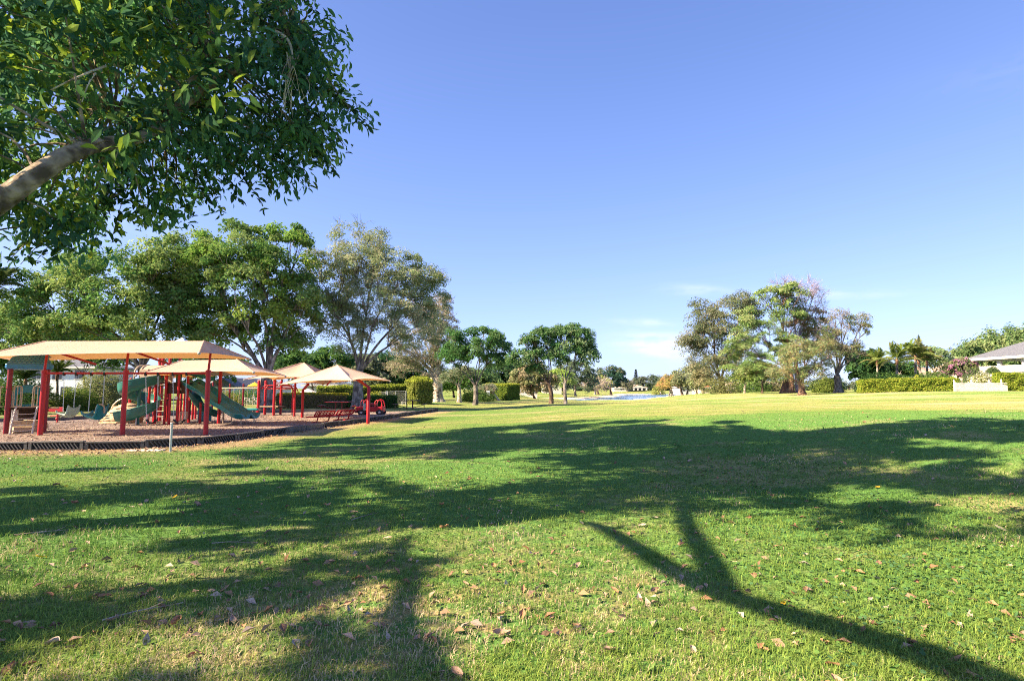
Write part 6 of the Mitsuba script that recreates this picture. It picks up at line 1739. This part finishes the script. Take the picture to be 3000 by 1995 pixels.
SPECIAL = [(2571, 1430, 'y', 1.0, 'bright yellow leaf alone in the shaded weeds on the right'), (118, 1637, 'y', 1.0, 'golden leaf in the sunlit grass at the lower left'), (2292, 1772, 'y', .95, 'yellow leaf lying across the shadow of the limb at lower right'), (512, 1458, 'y', .8, 'yellow leaf in the tree shade left of the middle'),
           (193, 1426, 'y', .7, 'small yellow leaf in the sun near the left edge'), (2930, 1552, 'p', 1.1, 'pale yellow-green leaf at the right edge of the shade'), (2145, 1652, 'p', 1.0, 'pale tan leaf in the sun above the limb shadow'), (2157, 1740, 'b4', 1.0, 'grey-brown upright leaf beside the limb shadow'),
           (2548, 1826, 'b1', 1.1, 'large tan leaf in the sunlit grass, lower right'), (578, 1917, 'b0', 1.2, 'large curled pink-tan leaf in the shade, bottom left of centre'), (155, 1892, 'b5', 1.3, 'grey-brown leaf with long stalk in the bottom left shade'), (85, 1830, 'b3', 1.1, 'pale pink leaf in the shade near the left edge'),
           (1280, 1980, 'b3', 1.3, 'pale curled leaf at the bottom edge of the picture, centre'), (1790, 1912, 'b1', 1.3, 'forked tan leaf in the sun at bottom right of centre'), (2085, 1860, 'b0', 1.1, 'brown curled leaf between the limb shadow and the bottom edge'), (30, 1975, 'b2', 1.4, 'long brown leaf in the bottom left corner'),
           (2995, 1820, 'b1', 1.2, 'reddish tan leaf at the right edge'), (940, 1787, 'b3', 1.0, 'pale leaf in the middle of the worn patch'), (580, 1695, 'g', 1.2, 'grey-green leaf left of the worn patch'), (540, 1708, 'g', 1.0, 'dull green leaf lying flat in the lower left sun')]


def from_px(px, py):
    Y = 1.75 * FOC / (py - 1140)
    for _ in range(12):
        z = H(ax(px, Y, 0), Y); U = (997.5 - py) / FOC; Y = (z - EYE) * (CP - SP * U) / (SP + CP * U)
    return ax(px, Y, z), Y


for px, py, kd, s, lab in SPECIAL:
    x, y = from_px(px, py); drop((kd, 0) if kd in 'ygp' else ('b', int(kd[1]) * 2), x, y, s * (.62 if y < 6 else .85), lab)
cnt = 0
lx_, ly_ = wedge(1400, 3.2, 17, .98)
pl = meshkit.fbm(np.stack([lx_ / 1.6, ly_ / 1.6, lx_ * 0], 1), 2, 51)
for x, y, q in zip(lx_, ly_, pl):
    if cnt >= 225: break
    if rng.random() > np.clip((q - .30) * 3, .1, 1) * (1 if x < 1.5 else .6): continue
    i = int(rng.integers(0, 12)); s = rng.uniform(.38, .85) * (1 if y < 7 else 1.15)
    if rng.random() < .06:
        drop(('g', 0), x, y, s, 'dull green fallen leaf lying in the grass', 'green fallen leaves'); cnt += 1; continue
    nm = ('light tan' if i // 2 in (1, 3, 5) else 'brown')
    zone = ('far left lawn before the border' if x < -3.5 and y > 7 else 'shaded lawn in the middle distance' if y > 7.5 else 'lower left foreground grass' if x < -1.4 else 'worn grass at the bottom middle' if x < 1.2 else 'lower right foreground grass')
    drop(('b', i), x, y, s, f'{nm} dry fallen leaf among others on the {zone}', f'{nm} leaves, {zone}'); cnt += 1
# farther and smaller litter as one mass
n = 3200
qx, qy = wedge(n, 4, 24, 1.0); d_, in_ = seg_dist(np.stack([qx, qy], 1), YARD)
near_b = (d_ < 2.6) & (qx < -3)
keep = (~in_) & (d_ > .2) & ((rng.random(n) < .28) | near_b)
ex = np.concatenate([qx[keep]]); ey = np.concatenate([qy[keep]])
m_ = 1500; t = rng.random(m_) * .75; s_acc = np.r_[0, np.cumsum(np.linalg.norm(np.diff(FRONT, axis=0), axis=1))]
fxp = np.stack([np.interp(t * s_acc[-1], s_acc, FRONT[:, j]) for j in (0, 1)], 1) + np.stack([rng.normal(size=m_) * .3, -np.abs(rng.normal(size=m_)) * 1.0 - .2], 1)
ex, ey = np.r_[ex, fxp[:, 0]], np.r_[ey, fxp[:, 1]]; _, in_ = seg_dist(np.stack([ex, ey], 1), YARD); ex, ey = ex[~in_], ey[~in_]
n = len(ex); c = np.column_stack([ex, ey, H(ex, ey) + .022]); L = rng.uniform(.05, .12, n)
v, f, q = leaf_quads(c, rng.normal(size=(n, 3)) * .45 + [0, 0, 1], rng.normal(size=(n, 3)) * [1, 1, .2], L, L * .5, fold=.4)
tag(obj('leaf_litter', MB().add(v, f, np.repeat(np.array(BROWNS)[rng.integers(0, 6, n)] * rng.uniform(.8, 1.25, (n, 1)), q, 0)), 'litter_mat'), 'small dry leaf litter in the grass and along the border', 'leaf litter', kind='stuff')
# wood chips on the mulch
n = 9000
tq = rng.random(n) ** 1.6; cx_ = rng.uniform(-24, -2, n); cy_ = rng.uniform(16.6, 38, n)
keep = shapely.contains_xy(yard_poly.buffer(-.25), cx_, cy_); cx_, cy_ = cx_[keep], cy_[keep]; n = len(cx_)
v, f, q = leaf_quads(np.column_stack([cx_, cy_, mulch_z(cx_, cy_) + .012]), rng.normal(size=(n, 3)) * .5 + [0, 0, 1], rng.normal(size=(n, 3)) * [1, 1, .3], rng.uniform(.06, .14, n), rng.uniform(.02, .05, n))
tag(obj('wood_chips', MB().add(v, f, np.repeat(np.array([(.27, .18, .14), (.40, .31, .26), (.2, .13, .1)])[rng.integers(0, 3, n)], q, 0)), 'litter_mat'), 'loose wood chips scattered on the playground mulch', 'wood chips', kind='stuff')
# fallen twigs
for px, py, L, a, lab in ((40, 1575, .75, .55, 'thin pale stick with side twig in the grass at the left edge'), (620, 1600, .5, .2, 'thin dry twig in the shaded grass left of centre'), (1030, 1530, .5, 1.0, 'slender bent twig at the edge of the crown shadow'), (300, 1830, .55, .8, 'grey straight twig in the lower left shade')):
    x, y = from_px(px, py); k = thing('fallen_twig', lab, 'twig')
    p = np.array([(x + L * t * math.cos(a), y + L * t * math.sin(a) + .03 * math.sin(5 * t), 0) for t in np.linspace(0, 1, 7)]); p[:, 2] = H(p[:, 0], p[:, 1]) + .035
    obj('stick', MB().tube(p, np.linspace(.006, .003, 7), 5).tube([p[3], p[3] + [.10, .02, .04]], .003, 4), 'bark_pale', k, smooth=50)
